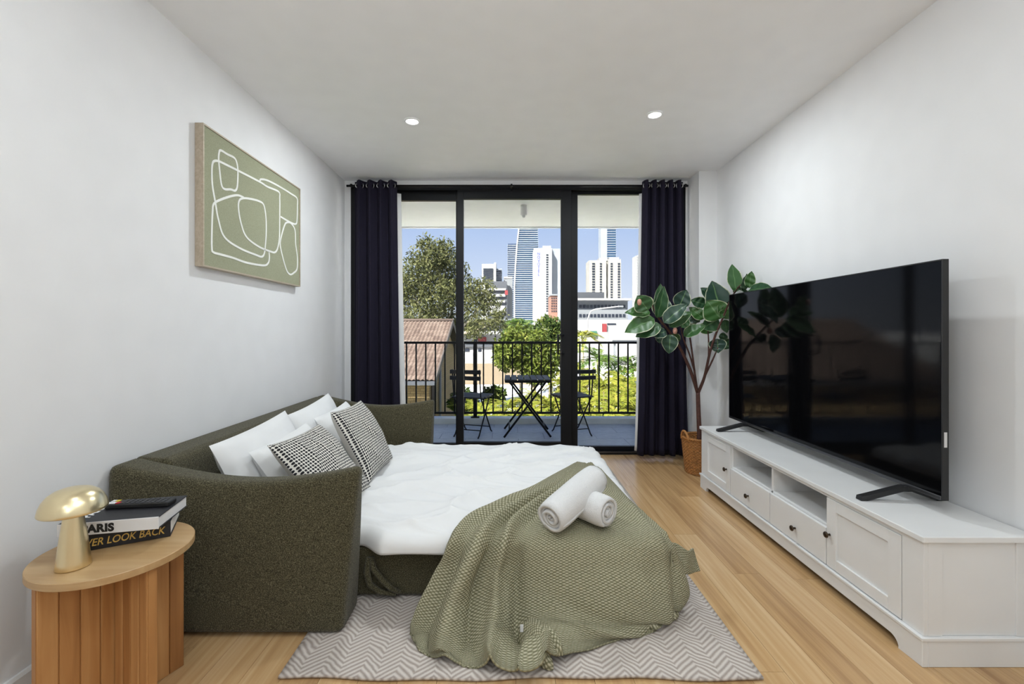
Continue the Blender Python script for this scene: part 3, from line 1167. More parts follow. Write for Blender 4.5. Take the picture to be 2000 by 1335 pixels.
def book(name, label, corner, ang, L, D, H, z, cover, pages, spine_mat):
    """corner: front right corner of the spine side; the spine runs back to the left at angle ang"""
    M = Matrix.Translation((corner[0], corner[1], z)) @ Matrix.Rotation(math.radians(ang), 4, 'Z')
    t = thing(name, label, 'book', (corner[0], corner[1], z), group='books on the side table')
    c = 0.0035
    part('front_cover', MB().box(-L, 0, 0, D, H - c, H).xf(M), cover, t, bevel=0.001, seg=1)
    part('back_cover', MB().box(-L, 0, 0, D, 0.0005, c).xf(M), cover, t, bevel=0.001, seg=1)
    part('spine', MB().box(-L, 0, -0.0015, 0.003, 0.0005, H).xf(M), spine_mat, t, bevel=0.001, seg=1)
    part('page_block', MB().box(-L + 0.003, -0.003, 0.003, D - 0.003, c, H - c).xf(M), pages, t)
    return t, M


b1, M1 = book('hardback_book', 'thick dark hardback with gold lettering, bottom of the two books', (-1.150, 1.512), 29, 0.275, 0.20, 0.052, TZ + 0.0005, 'cover_black', 'paper', 'cover_black')
b2, M2 = book('hardback_book', 'black and white hardback with a bold city name, top of the two books', (-1.140, 1.448), 13, 0.275, 0.195, 0.040, TZ + 0.0535, 'cover_black', 'cover_white', 'cover_white')
RX = Matrix.Rotation(math.radians(90), 4, 'X')
tm = text_mb('NEVER LOOK BACK', 0.0330, 0.0004, 0.22, 0.0003, 1.0)
wdt = max(v.x for v in tm.v)
part('gold_title', tm.xf(M1 @ Matrix.Translation((-0.252, -0.0022, 0.014)) @ RX @ Matrix.Diagonal((0.238 / wdt, 1, 1, 1))), 'ink_gold', b1, label='gold italic title lettering')
tm = text_mb('PARIS', 0.034, 0.0004, 0, 0.0017, 1.06)
part('black_title', tm.xf(M2 @ Matrix.Translation((-0.212, -0.0022, 0.0085)) @ RX), 'ink_black', b2, label='bold black title lettering')
tm = text_mb('PARIS', 0.040, 0.0003, 0, 0.0012, 1.0)
part('cover_title', tm.xf(M2 @ Matrix.Translation((-0.215, 0.040, 0.0405)) @ Matrix.Rotation(math.radians(90), 4, 'Z')), 'ink_white', b2, label='white cover lettering')
rm = thing('remote_control', 'slim black remote control lying on the top book', 'remote', (-1.235, 1.53, TZ + 0.094))
MR = M2 @ Matrix.Translation((-0.108, 0.118, 0.0405)) @ Matrix.Rotation(math.radians(-6), 4, 'Z')
part('body', MB().box(-0.10, 0.10, -0.024, 0.024, 0.0, 0.016).xf(MR), 'tv_plastic', rm, bevel=0.004, seg=2)
for i in range(9):
    for j in range(3):
        part('button', MB().box(-0.055 + i * 0.016, -0.045 + i * 0.016, -0.019 + j * 0.0135, -0.009 + j * 0.0135, 0.0158, 0.0178).xf(MR), 'key_grey', rm)
for i, mm in enumerate(('ink_white', 'ink_white', 'key_red', 'ink_white', 'key_yellow')):
    part('button', MB().box(-0.096 + (i % 3) * 0.013, -0.085 + (i % 3) * 0.013, -0.018 + (i // 3) * 0.02, -0.004 + (i // 3) * 0.02, 0.0158, 0.018).xf(MR), mm, rm)

# ------------------------------------------------------------------ canvas print on the left wall
XF = -1.56
py0, py1, pz0, pz1 = 2.27, 3.326, 1.533, 2.264
pic = thing('framed_canvas', 'sage green framed canvas with white line loops on the left wall', 'picture', (XL + 0.001, (py0 + py1) / 2, pz0))
fw = 0.008
part('canvas', MB().box(XL + 0.012, XF - 0.006, py0 + fw, py1 - fw, pz0 + fw, pz1 - fw), 'canvas', pic)
for nm, bb in (('frame_side', (XL + 0.001, XF, py0, py0 + fw, pz0, pz1)), ('frame_side', (XL + 0.001, XF, py1 - fw, py1, pz0, pz1)),
               ('frame_rail', (XL + 0.001, XF, py0 + fw, py1 - fw, pz0, pz0 + fw)), ('frame_rail', (XL + 0.001, XF, py0 + fw, py1 - fw, pz1 - fw, pz1))):
    part(nm, MB().box(*bb), 'frame_oak', pic)
XS = XF - 0.0055
strokes = [
    (True, [(262, 272), (310, 300), (360, 326), (380, 365), (387, 430), (383, 530), (368, 563), (335, 555), (290, 552), (268, 520), (255, 420), (248, 340), (250, 295)]),
    (True, [(245, 350), (215, 350), (203, 370), (198, 430), (203, 530), (222, 640), (245, 770), (290, 900), (400, 980), (520, 1030), (560, 1042), (578, 1020), (585, 970),
            (592, 870), (590, 760), (575, 670), (540, 640), (470, 622), (420, 620), (395, 640), (392, 700), (410, 800), (450, 900), (540, 970), (620, 1003), (655, 1010),
            (675, 980), (688, 900), (690, 750), (690, 620), (682, 572), (600, 535), (545, 500), (390, 420), (300, 375)]),
    (False, [(430, 615), (390, 598), (340, 603), (260, 630), (212, 660), (203, 720), (198, 850), (198, 980), (210, 1010), (260, 1025), (350, 1050), (450, 1085), (570, 1105), (605, 1090), (615, 1050), (612, 1010)]),
    (False, [(545, 495), (555, 482), (600, 490), (680, 530), (770, 585), (815, 620), (818, 680), (815, 780), (805, 805), (770, 795), (695, 752)]),
    (True, [(740, 795), (770, 800), (800, 850), (805, 950), (818, 1050), (815, 1130), (790, 1160), (765, 1170), (740, 1140), (710, 1040), (693, 950), (705, 880), (725, 815)]),
]
for si, (closed, pts) in enumerate(strokes):
    q = []
    for (a, b) in pts:
        px, py = 360 + a / 3.708, 220 + b / 3.708
        y = XS * F / (px - VX)
        q.append((XS, y, CAMZ - (py - VY) * y / F))
    c = catmull(q, 8, closed)
    if closed:
        c = c + [c[0]]
    L, R = [], []
    for i, p in enumerate(c):
        nx = c[(i + 1) % len(c)] if i < len(c) - 1 else (c[1] if closed else c[i])
        pv = c[i - 1] if i > 0 else (c[-2] if closed else c[i])
        d = (nx - pv)
        d.x = 0
        d.normalize()
        nn = Vector((0, -d.z, d.y)) * 0.0062
        L.append(p + nn)
        R.append(p - nn)
    o = Vector((0.0012 + 0.0002 * si, 0, 0))
    mbx = MB().grid([[l - o * 0.9, l + o, r + o, r - o * 0.9] for l, r in zip(L, R)], smooth=False)
    part('painted_line', mbx, 'paint_white', pic)

# ------------------------------------------------------------------ television bench
cab = thing('television_bench', 'long white shaker television bench along the right wall', 'tv bench', (1.68, 2.52, 0))
CX0, CX1, CY0, CY1, CH = 1.479, 1.876, 1.595, 3.44, 0.469
bd = MB()
bd.box(CX1 - 0.012, CX1, CY0 + 0.02, CY1 - 0.02, 0.10, 0.447)                 # back
bd.box(CX0 + 0.0205, CX1 - 0.012, CY0 + 0.019, CY1 - 0.019, 0.1085, 0.123)       # bottom
ys = [1.685, 2.082, 2.533, 2.985, 3.382]
for y in ys[1:4]:
    bd.box(CX0 + 0.016, CX1 - 0.012, y - 0.008, y + 0.008, 0.123, 0.447)
bd.box(CX0 + 0.016, CX1 - 0.012, ys[1] + 0.008, ys[3] - 0.008, 0.284, 0.296)  # shelf above the drawers
bd.box(CX0 + 0.004, CX0 + 0.02, CY0, ys[0] - 0.002, 0.1085, 0.4465)             # front stiles
bd.box(CX0 + 0.004, CX0 + 0.02, ys[4] + 0.002, CY1, 0.1085, 0.4465)
bd.box(CX0 + 0.004, CX0 + 0.0198, ys[0] - 0.0019, ys[4] + 0.0019, 0.430, 0.4465)   # top rail
part('carcass', bd, 'white_board', cab, bevel=0.0012, seg=1)
for yy, sg in ((CY0, 1), (CY1, -1)):
    e = MB()
    y0, y1 = sorted((yy + sg * 0.005, yy + sg * 0.018))
    e.box(CX0 + 0.0202, CX1 - 0.001, y0, y1, 0.1085, 0.4465)
    y0, y1 = sorted((yy, yy + sg * 0.012))
    e.box(CX0 + 0.0202, CX0 + 0.072, y0, y1, 0.1085, 0.4465)
    e.box(CX1 - 0.06, CX1, y0, y1, 0.1085, 0.4465)
    part('end_panel', e, 'white_board', cab, bevel=0.0012, seg=1)
part('top_board', MB().box(CX0 - 0.008, XR - 0.006, CY0 - 0.012, CY1 + 0.012, 0.447, CH), 'white_board', cab, bevel=0.003, seg=2)


def plinth():
    mb = MB()
    ft, ht, cv = 0.095, 0.036, 0.04
    poly = [(CY0 - 0.004, 0.0), (CY0 + ft, 0.0)]
    for i in range(7):
        a = i / 6 * math.pi / 2
        poly.append((CY0 + ft + cv * (1 - math.cos(a)) , ht * math.sin(a)))
    for i in range(7):
        a = (1 - i / 6) * math.pi / 2
        poly.append((CY1 - ft - cv * (1 - math.cos(a)), ht * math.sin(a)))
    poly += [(CY1 - ft, 0.0), (CY1 + 0.004, 0.0), (CY1 + 0.004, 0.095), (CY0 - 0.004, 0.095)]
    mb.prism(poly, 'x', CX0 - 0.004, CX0 + 0.016)
    mb.box(CX0 + 0.016, CX1, CY0 - 0.004, CY0 + 0.014, 0.0, 0.095)
    mb.box(CX0 + 0.016, CX1, CY1 - 0.014, CY1 + 0.004, 0.0, 0.095)
    mb.box(CX0 - 0.010, CX1, CY0 - 0.010, CY1 + 0.010, 0.0955, 0.108)
    return mb


part('plinth', plinth(), 'white_board', cab, bevel=0.002, seg=1)


def knob(parent, y, z):
    prof = [(0.0, 0.0), (0.006, 0.0), (0.005, 0.006), (0.0045, 0.012), (0.009, 0.016), (0.0135, 0.018), (0.0145, 0.021), (0.0125, 0.025), (0.007, 0.027), (0.0, 0.0275)]
    M = Matrix.Translation((CX0 + 0.003, y, z)) @ Matrix.Rotation(math.radians(-90), 4, 'Y')
    part('knob', MB().lathe(prof, (0, 0, 0), 20).xf(M), 'bronze', parent, label='dark bronze knob')


def shaker_door(y0, y1, ky):
    mb = MB()
    z0, z1, x0, x1 = 0.112, 0.428, CX0 + 0.001, CX0 + 0.019
    s_, r = 0.058, 0.050
    mb.box(x0, x1, y0, y0 + s_, z0, z1).box(x0, x1, y1 - s_, y1, z0, z1)
    mb.box(x0, x1, y0 + s_, y1 - s_, z0, z0 + r).box(x0, x1, y0 + s_, y1 - s_, z1 - r, z1)
    mb.box(x0 + 0.009, x1 - 0.002, y0 + s_ - 0.004, y1 - s_ + 0.004, z0 + r - 0.004, z1 - r + 0.004)
    d = part('door', mb, 'white_board', cab, bevel=0.0012, seg=1)
    knob(d, ky, 0.262)


shaker_door(ys[0], ys[1] - 0.003, ys[1] - 0.024)
shaker_door(ys[3] + 0.003, ys[4], ys[3] + 0.05)
for y0, y1 in ((ys[1], ys[2]), (ys[2], ys[3])):
    d = part('drawer', MB().box(CX0 + 0.001, CX0 + 0.019, y0 + 0.003, y1 - 0.003, 0.112, 0.283), 'white_board', cab, bevel=0.0015, seg=1)
    knob(d, (y0 + y1) / 2, 0.182)

# ------------------------------------------------------------------ television
TX, TY0, TY1, TZ0, TZ1 = 1.72, 1.767, 3.488, 0.528, 1.488
tv = thing('television', 'large flat black television standing on the white bench', 'television', (1.72, 2.63, CH))
part('screen', MB().box(TX, TX + 0.004, TY0 + 0.006, TY1 - 0.006, TZ0 + 0.016, TZ1 - 0.006), 'tv_screen', tv)
bz = MB()
bz.box(TX - 0.002, TX + 0.024, TY0, TY0 + 0.006, TZ0, TZ1).box(TX - 0.002, TX + 0.024, TY1 - 0.006, TY1, TZ0, TZ1)
bz.box(TX - 0.002, TX + 0.024, TY0 + 0.006, TY1 - 0.006, TZ1 - 0.006, TZ1)
bz.box(TX + 0.004, TX + 0.024, TY0 + 0.006, TY1 - 0.006, TZ0 + 0.004, TZ1 - 0.006)
part('bezel', bz, 'tv_plastic', tv, bevel=0.001, seg=1)
part('lower_trim', MB().box(TX - 0.004, TX + 0.02, TY0 + 0.006, TY1 - 0.006, TZ0, TZ0 + 0.016), 'tv_trim', tv, bevel=0.002, seg=1)
part('rear_housing', MB().box(TX + 0.024, TX + 0.060, TY0 + 0.035, TY1 - 0.035, TZ0 + 0.015, TZ0 + 0.42), 'tv_plastic', tv, bevel=0.012, seg=2)
part('sticker', MB().box(TX + 0.004, TX + 0.016, TY0 - 0.0008, TY0, 0.74, 0.80), 'sticker', tv)
for yc in (1.935, 3.255):
    prof = [(1.515, CH + 0.001), (1.545, CH + 0.001), (1.70, CH + 0.040), (1.735, CH + 0.040), (1.845, CH + 0.001), (1.872, CH + 0.001),
            (1.872, CH + 0.014), (1.76, TZ0 + 0.004), (1.70, TZ0 + 0.004), (1.545, CH + 0.024), (1.518, CH + 0.018)]
    part('foot', MB().prism(prof, 'y', yc - 0.016, yc + 0.016), 'tv_plastic', tv, bevel=0.002, seg=1)

# ------------------------------------------------------------------ curtain rod and curtains
RODY, RODZ = 4.215, 2.577
rod = thing('curtain_rod', 'thin black curtain rod across the top of the balcony door', 'curtain rod', (0, RODY, RODZ))
part('bar', MB().tube([(-1.54, RODY, RODZ), (1.69, RODY, RODZ)], 0.011, 12), 'black_metal', rod)
for x in (-1.50, 0.02, 1.67):
    b = MB().box(x - 0.008, x + 0.008, RODY, YB, RODZ + 0.006, RODZ + 0.020)
    b.box(x - 0.010, x + 0.010, YB - 0.006, YB, RODZ - 0.02, RODZ + 0.05).lathe([(0.016, -0.008), (0.016, 0.008)], (x, RODY, RODZ), 12)
    part('bracket', b, 'black_metal', rod)


def curtain(label, xt0, xt1, xb0, xb1, nw, lin_t, lin_b, side, ph):
    t = thing('eyelet_curtain', label, 'curtain', ((xb0 + xb1) / 2, RODY, 0.03), group='navy eyelet curtains')
    zb, ztop = 0.032, RODZ + 0.048
    n, m = nw * 22, 44

    def sheet(x0t, x1t, x0b, x1b, yo, amp, nwav, zlo, zhi, wob):
        P = []
        for i in range(m + 1):
            q = i / m
            z = zlo + (zhi - zlo) * q
            row = []
            for j in range(n + 1):
                s_ = j / n
                x0, x1 = x0b + (x0t - x0b) * q ** 0.7, x1b + (x1t - x1b) * q ** 0.7
                w = s_ + 0.012 * math.sin(s_ * 11 + ph) * (1 - q)
                a = amp * (1 + 0.25 * (1 - q) * math.sin(s_ * 9 + ph))
                y = yo + a * math.sin(2 * math.pi * nwav * w + ph) + wob * noise.noise(Vector((s_ * 4, q * 3, ph)))
                row.append((x0 + (x1 - x0) * w + 0.3 * a * math.sin(4 * math.pi * nwav * w + ph) * 0.4, y, z))
            P.append(row)
        return MB().grid(P)
    part('cloth', sheet(xt0, xt1, xb0, xb1, RODY, 0.036, nw, zb, ztop, 0.008), 'navy', t, solid=0.003)
    if side < 0:
        lx = (xt0 + 0.05, lin_t, xb0 + 0.05, lin_b)
    else:
        lx = (lin_t, xt1 - 0.05, lin_b, xb1 - 0.05)
    part('white_lining', sheet(*lx, RODY + 0.075, 0.008, nw, zb + 0.02, RODZ - 0.05, 0.003), 'lining', t, solid=0.002, label='white lining showing past the navy cloth')
    for k in range(2 * nw + 1):
        s_ = (k * math.pi - ph) / (2 * math.pi * nw)
        if s_ < 0.02 or s_ > 0.98:
            continue
        x = xt0 + (xt1 - xt0) * s_
        sg = 1 if k % 2 == 0 else -1
        M = Matrix.Translation((x, RODY, RODZ)) @ Matrix.Rotation(sg * math.radians(38), 4, 'Z') @ Matrix.Rotation(math.radians(90), 4, 'Y')
        ring = [(0.0185 + 0.005 * math.cos(a), 0.004 * math.sin(a)) for a in [2 * math.pi * i / 8 for i in range(8)]]
        part('eyelet', MB().lathe(ring, (0, 0, 0), 20, closed=True).xf(M), 'steel', t)


curtain('navy eyelet curtain gathered at the sofa end of the balcony door', -1.475, -1.075, -1.495, -1.025, 4, -1.045, -0.978, -1, 0.9)
curtain('navy eyelet curtain gathered behind the rubber plant', 1.262, 1.650, 1.205, 1.700, 5, 1.25, 1.20, 1, 2.1)

# ------------------------------------------------------------------ variegated rubber plant in a wicker basket
BC = (1.640, 3.795)
bas = thing('wicker_basket', 'woven wicker basket holding the rubber plant', 'basket', (BC[0], BC[1], 0))
NS = 30
wv = MB()
nrow = 24
for i in range(nrow):
    z = 0.010 + i * 0.288 / nrow
    r = 0.128 + 0.030 * z / 0.3
    pts = []
    for k in range(NS * 2 + 1):
        a = 2 * math.pi * k / (NS * 2)
        rr = r + 0.0045 * math.cos(math.pi * k + math.pi * i)
        pts.append((BC[0] + rr * math.cos(a), BC[1] + rr * math.sin(a), z))
    wv.tube(pts, 0.0068, 6, cap=False)
part('weave', wv, 'wicker', bas)
sk = MB()
for k in range(NS):
    a = 2 * math.pi * (k + 0.25) / NS
    sk.tube([(BC[0] + 0.126 * math.cos(a), BC[1] + 0.126 * math.sin(a), 0.004), (BC[0] + 0.158 * math.cos(a), BC[1] + 0.158 * math.sin(a), 0.30)], 0.0045, 5)
part('stakes', sk, 'wicker', bas)
rim = MB()
for o in (0, 1, 2):
    pts = []
    for k in range(121):
        a = 2 * math.pi * k / 120
        b = a * 22 + o * 2.1
        pts.append((BC[0] + (0.160 + 0.007 * math.cos(b)) * math.cos(a), BC[1] + (0.160 + 0.007 * math.cos(b)) * math.sin(a), 0.302 + 0.007 * math.sin(b)))
    rim.tube(pts, 0.006, 6, cap=False)
part('rim', rim, 'wicker', bas)
for sa in (190, 10):
    hd = MB()
    pts = []
    for k in range(17):
        q = k / 16 * math.pi
        a = math.radians(sa) + 0.30 * math.cos(q)
        pts.append((BC[0] + 0.166 * math.cos(a), BC[1] + 0.166 * math.sin(a), 0.285 + 0.075 * math.sin(q)))
    hd.tube(pts, 0.010, 8)
    part('handle', hd, 'wicker', bas)
part('bottom', MB().lathe([(0.0, 0.003), (0.128, 0.003), (0.128, 0.010), (0.0, 0.010)], (BC[0], BC[1], 0), 30), 'wicker', bas)

pl = thing('rubber_plant', 'variegated rubber plant rising from the wicker basket beside the television', 'plant', (BC[0], BC[1], 0.012))
part('nursery_pot', MB().lathe([(0.0, 0.012), (0.095, 0.012), (0.108, 0.245), (0.112, 0.25), (0.104, 0.25), (0.100, 0.235)], (BC[0], BC[1], 0), 32), 'black_metal', pl)
part('soil', MB().lathe([(0.0, 0.232), (0.05, 0.236), (0.101, 0.23)], (BC[0], BC[1], 0), 24), 'soil', pl)
A3 = lambda lst, y: [at(px, py, y + dy) for px, py, dy in lst]
stems = [
    ([(1366, 905, 0), (1366, 850, 0), (1364, 800, 0), (1363, 766, 0)], [0.020, 0.020, 0.018, 0.017]),
    ([(1363, 768, 0), (1348, 722, -0.02), (1326, 675, -0.05), (1306, 645, -0.08), (1284, 618, -0.10), (1272, 590, -0.11)], [0.015, 0.0135, 0.012, 0.010, 0.008, 0.005]),
    ([(1362, 768, 0), (1357, 730, 0.03), (1352, 690, 0.05), (1346, 650, 0.06), (1338, 610, 0.06)], [0.011, 0.009, 0.008, 0.007, 0.004]),
    ([(1356, 722, 0.03), (1346, 690, 0.02), (1335, 662, 0.0), (1330, 640, 0.0)], [0.008, 0.007, 0.006, 0.004]),
    ([(1363, 768, 0), (1376, 735, -0.04), (1386, 690, -0.08), (1397, 655, -0.12), (1411, 622, -0.16), (1424, 590, -0.24)], [0.014, 0.012, 0.010, 0.009, 0.008, 0.006]),
    ([(1376, 735, -0.04), (1392, 702, -0.08), (1402, 678, -0.10)], [0.009, 0.007, 0.005]),
    ([(1384, 700, -0.07), (1384, 665, -0.06), (1382, 640, -0.06)], [0.007, 0.006, 0.004]),
    ([(1420, 600, -0.22), (1432, 575, -0.30), (1446, 556, -0.42)], [0.006, 0.005, 0.004]),
]
for lst, rad in stems:
    part('stem', MB().tube(catmull(A3(lst, 3.80), 4), [rad[min(len(rad) - 1, i // 4)] * (1 - (i % 4) / 4) + rad[min(len(rad) - 1, i // 4 + 1)] * ((i % 4) / 4) for i in range((len(lst) - 1) * 4 + 1)], 9), 'bark_brown', pl)


def big_leaf(base, tip, wid, roll=0.0, bow=0.12, cup=0.25):
    base, tip = Vector(base), Vector(tip)
    d = tip - base
    L = d.length
    d.normalize()
    view = (Vector((0.3, 0.4, CAMZ)) - base).normalized()
    side = d.cross(view).normalized()
    side = Matrix.Rotation(math.radians(roll), 3, d) @ side
    nrm = side.cross(d).normalized()
    nL, nW = 14, 8
    P = []
    for i in range(nL + 1):
        t = i / nL
        w = wid * (math.sin(math.pi * t ** 0.85) ** 0.75) * (1 - 0.18 * t) + 0.003
        if t > 0.92:
            w *= 0.9
        row = []
        for j in range(nW + 1):
            s_ = 2 * j / nW - 1
            p = base + d * (L * t) + side * (w / 2 * s_) + nrm * (cup * w / 2 * abs(s_) ** 1.4 - bow * L * (t * t)) + \
                nrm * (0.004 * math.sin(t * 18 + s_ * 2))
            row.append(p)
        P.append(row)
    return MB().grid(P, uv=lambda i, j: (1 - abs(2 * j / nW - 1), i / nL))


C7 = lambda a, b: (1210 + a / 6.4516, 500 + b / 6.4516)
leaves = [  # base, tip in the close-up, distance, width, roll
    ((385, 715), (80, 690), 3.66, 0.095, 50), ((440, 790), (75, 940), 3.64, 0.125, 25), ((520, 870), (205, 1000), 3.62, 0.11, 30), ((590, 950), (390, 985), 3.64, 0.09, 35),
    ((360, 680), (225, 500), 3.60, 0.135, -10), ((470, 775), (590, 380), 3.66, 0.11, 45), ((500, 760), (530, 350), 3.80, 0.10, 20), ((500, 770), (590, 520), 3.74, 0.14, -10),
    ((560, 840), (840, 590), 3.62, 0.115, -35), ((630, 895), (905, 680), 3.64, 0.10, -40), ((745, 650), (845, 425), 3.82, 0.12, 0), ((810, 1010), (1075, 850), 3.64, 0.095, -45),
    ((640, 985), (625, 1225), 3.62, 0.105, 0), ((650, 990), (765, 1075), 3.66, 0.07, 20), ((880, 720), (1010, 830), 3.84, 0.10, 10), ((870, 740), (940, 880), 3.86, 0.12, 0),
    ((1270, 790), (1110, 560), 3.66, 0.175, 10), ((1290, 775), (1185, 300), 3.72, 0.19, 25), ((1190, 545), (1035, 395), 3.78, 0.085, 30), ((1085, 610), (908, 555), 3.80, 0.085, 10),
    ((1290, 780), (1270, 580), 3.62, 0.055, 30), ((1250, 790), (1055, 905), 3.70, 0.125, -10), ((1065, 790), (885, 640), 3.78, 0.085, 20), ((1300, 780), (1375, 670), 3.64, 0.09, 20),
    ((1235, 1040), (1240, 1215), 3.72, 0.115, 10), ((1300, 1060), (1390, 1165), 3.74, 0.09, 20), ((1330, 800), (1345, 965), 3.72, 0.07, 30), ((1300, 960), (1330, 1100), 3.78, 0.06, 30),
    ((1310, 760), (1400, 560), 3.66, 0.08, 30), ((780, 900), (860, 760), 3.76, 0.08, 10), ((520, 1000), (505, 1100), 3.80, 0.06, 20), ((1000, 870), (1180, 960), 3.80, 0.08, 0),
]
for (a, b, y, w, ro) in leaves:
    p0, p1 = at(*C7(*a), y), at(*C7(*b), y + random.uniform(-0.05, 0.03))
    part('leaf', big_leaf(p0, p1, w * 1.3, ro * 0.8), 'leaf', pl)
for (a, b, w, ro) in [((1470, 450), (1425, 95), 0.135, 25), ((1560, 440), (1610, 225), 0.075, 35), ((1625, 430), (1895, 385), 0.105, -35), ((1630, 400), (1665, 190), 0.08, 0),
                      ((1640, 450), (1465, 400), 0.08, -60), ((1450, 470), (1440, 230), 0.06, 40), ((1500, 520), (1700, 620), 0.12, 0), ((1420, 620), (1600, 760), 0.13, 10)]:
    ps = []
    for (u, v) in (a, b):
        px, py = C7(u, v)
        y = 1.815 * F / (px - VX)
        ps.append(at(px, py, y))
    part('leaf', big_leaf(ps[0], ps[1], w, ro, 0.05, 0.15), 'leaf', pl)
for (a, y) in (((250, 580), 3.575), ((700, 940), 3.60)):
    c = at(*C7(*a), y)
    part('bud', MB().lathe([(0.018 * math.sin(q) ** 0.8, -0.026 * math.cos(q)) for q in [math.pi * i / 10 for i in range(11)]], tuple(c), 14), 'bud', pl, label='pink new leaf sheath')

# ------------------------------------------------------------------ balcony
BF = -0.02
bfl = struct('floor_balcony', MB().box(-2.6, 2.6, YB + 0.13, 5.88, -0.34, BF - 0.008), 'grout')
tw, td = 0.60, 0.30
tiles = {}
yy = YB + 0.135
r = 0
while yy < 5.87:
    y1 = min(yy + td, 5.878)
    x = -2.6 + (0.0 if r % 2 == 0 else -0.3)
    while x < 2.59:
        a, b = max(x, -2.598), min(x + tw, 2.598)
        if b - a > 0.02:
            key = (round(b - a, 3), round(y1 - yy, 3))
            if key not in tiles:
                w, h = b - a - 0.004, y1 - yy - 0.004
                me = mesh_from(MB().box(-w / 2, w / 2, -h / 2, h / 2, -0.008, 0), 'tile')
                me.materials.append(MAT['tile_grey'])
                tiles[key] = me
            o = bpy.data.objects.new('tile', tiles[key])
            o.location = ((a + b) / 2, (yy + y1) / 2, BF)
            o.parent = bfl
            col.objects.link(o)
        x += tw
    yy = y1
    r += 1
struct('kerb', MB().box(-2.7, 2.7, 5.88, 6.06, -0.34, 0.051), 'kerb', bevel=0.006)
struct('ceiling_balcony', MB().box(-2.7, 2.7, YB + 0.13, 6.06, 2.615, 2.96).box(-2.7, 2.7, 6.02, 6.06, 2.60, 2.62), 'soffit')
struct('wall_balcony_left', MB().box(-2.7, -2.6, YB + 0.13, 5.88, -0.34, 2.615), 'soffit')
struct('wall_balcony_right', MB().box(2.6, 2.7, YB + 0.13, 5.88, -0.34, 2.615), 'soffit')
RY = 5.96
rail = thing('balcony_railing', 'black vertical bar railing along the balcony edge', 'railing', (0, RY, 0.051))
part('top_rail', MB().box(-2.7, 2.7, RY - 0.022, RY + 0.022, 1.036, 1.066), 'black_metal', rail, bevel=0.003, seg=1)
part('bottom_rail', MB().box(-2.7, 2.7, RY - 0.013, RY + 0.013, 0.100, 0.126), 'black_metal', rail)
px = 794.0 - 18.8 * 9
bal_me = None
while px < 1390:
    x = (px - VX) * RY / F
    if bal_me is None:
        bal_me = mesh_from(MB().box(-0.009, 0.009, -0.009, 0.009, 0.124, 1.038), 'baluster')
        bal_me.materials.append(MAT['black_metal'])
    if abs(x) < 2.65:
        o = bpy.data.objects.new('baluster', bal_me)
        o.parent = rail
        o.location = (x, 0, -0.051)
        col.objects.link(o)
    px += 18.8
for x in (-2.35, -0.457, 1.75):
    p = part('post', MB().box(x - 0.025, x + 0.025, RY - 0.02, RY + 0.02, 0.06, 1.04), 'black_metal', rail)
    part('base_plate', MB().box(x - 0.055, x + 0.055, RY - 0.045, RY + 0.045, 0.0515, 0.064), 'black_metal', p)

cl = thing('surface_light', 'small white cylinder light on the balcony ceiling', 'ceiling light', (0.161, 5.0, 2.615))
part('housing', MB().lathe([(0.0, -0.115), (0.030, -0.115), (0.036, -0.108), (0.036, 0.0)], (0.161, 5.0, 2.615), 28), 'white_board', cl)
part('lens', MB().lathe([(0.0, -0.140), (0.012, -0.138), (0.018, -0.126), (0.018, -0.112)], (0.161, 5.0, 2.615), 20), 'white_board', cl)

# folding table
bt = thing('folding_table', 'small black slatted folding table on the balcony', 'table', (0.21, 5.31, BF))
x0, x1, y0, y1, z = -0.062, 0.476, 5.04, 5.58, 0.655
w = (x1 - x0) / 7
for i in range(7):
    part('slat', MB().box(x0 + i * w + 0.006, x0 + (i + 1) * w - 0.006, y0, y1, z - 0.016, z), 'black_wood', bt, bevel=0.002, seg=1)
for yy in (y0 + 0.07, y1 - 0.07):
    part('top_bearer', MB().box(x0 + 0.01, x1 - 0.01, yy - 0.012, yy + 0.012, z - 0.042, z - 0.0165), 'black_metal', bt)
for sx, yy, (a, b) in ((1, y0 + 0.045, (x0, x1 - 0.06)), (1, y1 - 0.045, (x0, x1 - 0.06)), (-1, y0 + 0.07, (x1, x0 + 0.06)), (-1, y1 - 0.07, (x1, x0 + 0.06))):
    part('leg', MB().tube([(a, yy, BF + 0.012), (b, yy, z - 0.030)], 0.012, 8), 'black_metal', bt)
for a, yy0, yy1 in ((x0 + 0.06, y0 + 0.045, y1 - 0.045), (x1 - 0.06, y0 + 0.07, y1 - 0.07)):
    part('stretcher', MB().tube([(a, yy0, BF + 0.10), (a, yy1, BF + 0.10)], 0.008, 6), 'black_metal', bt)


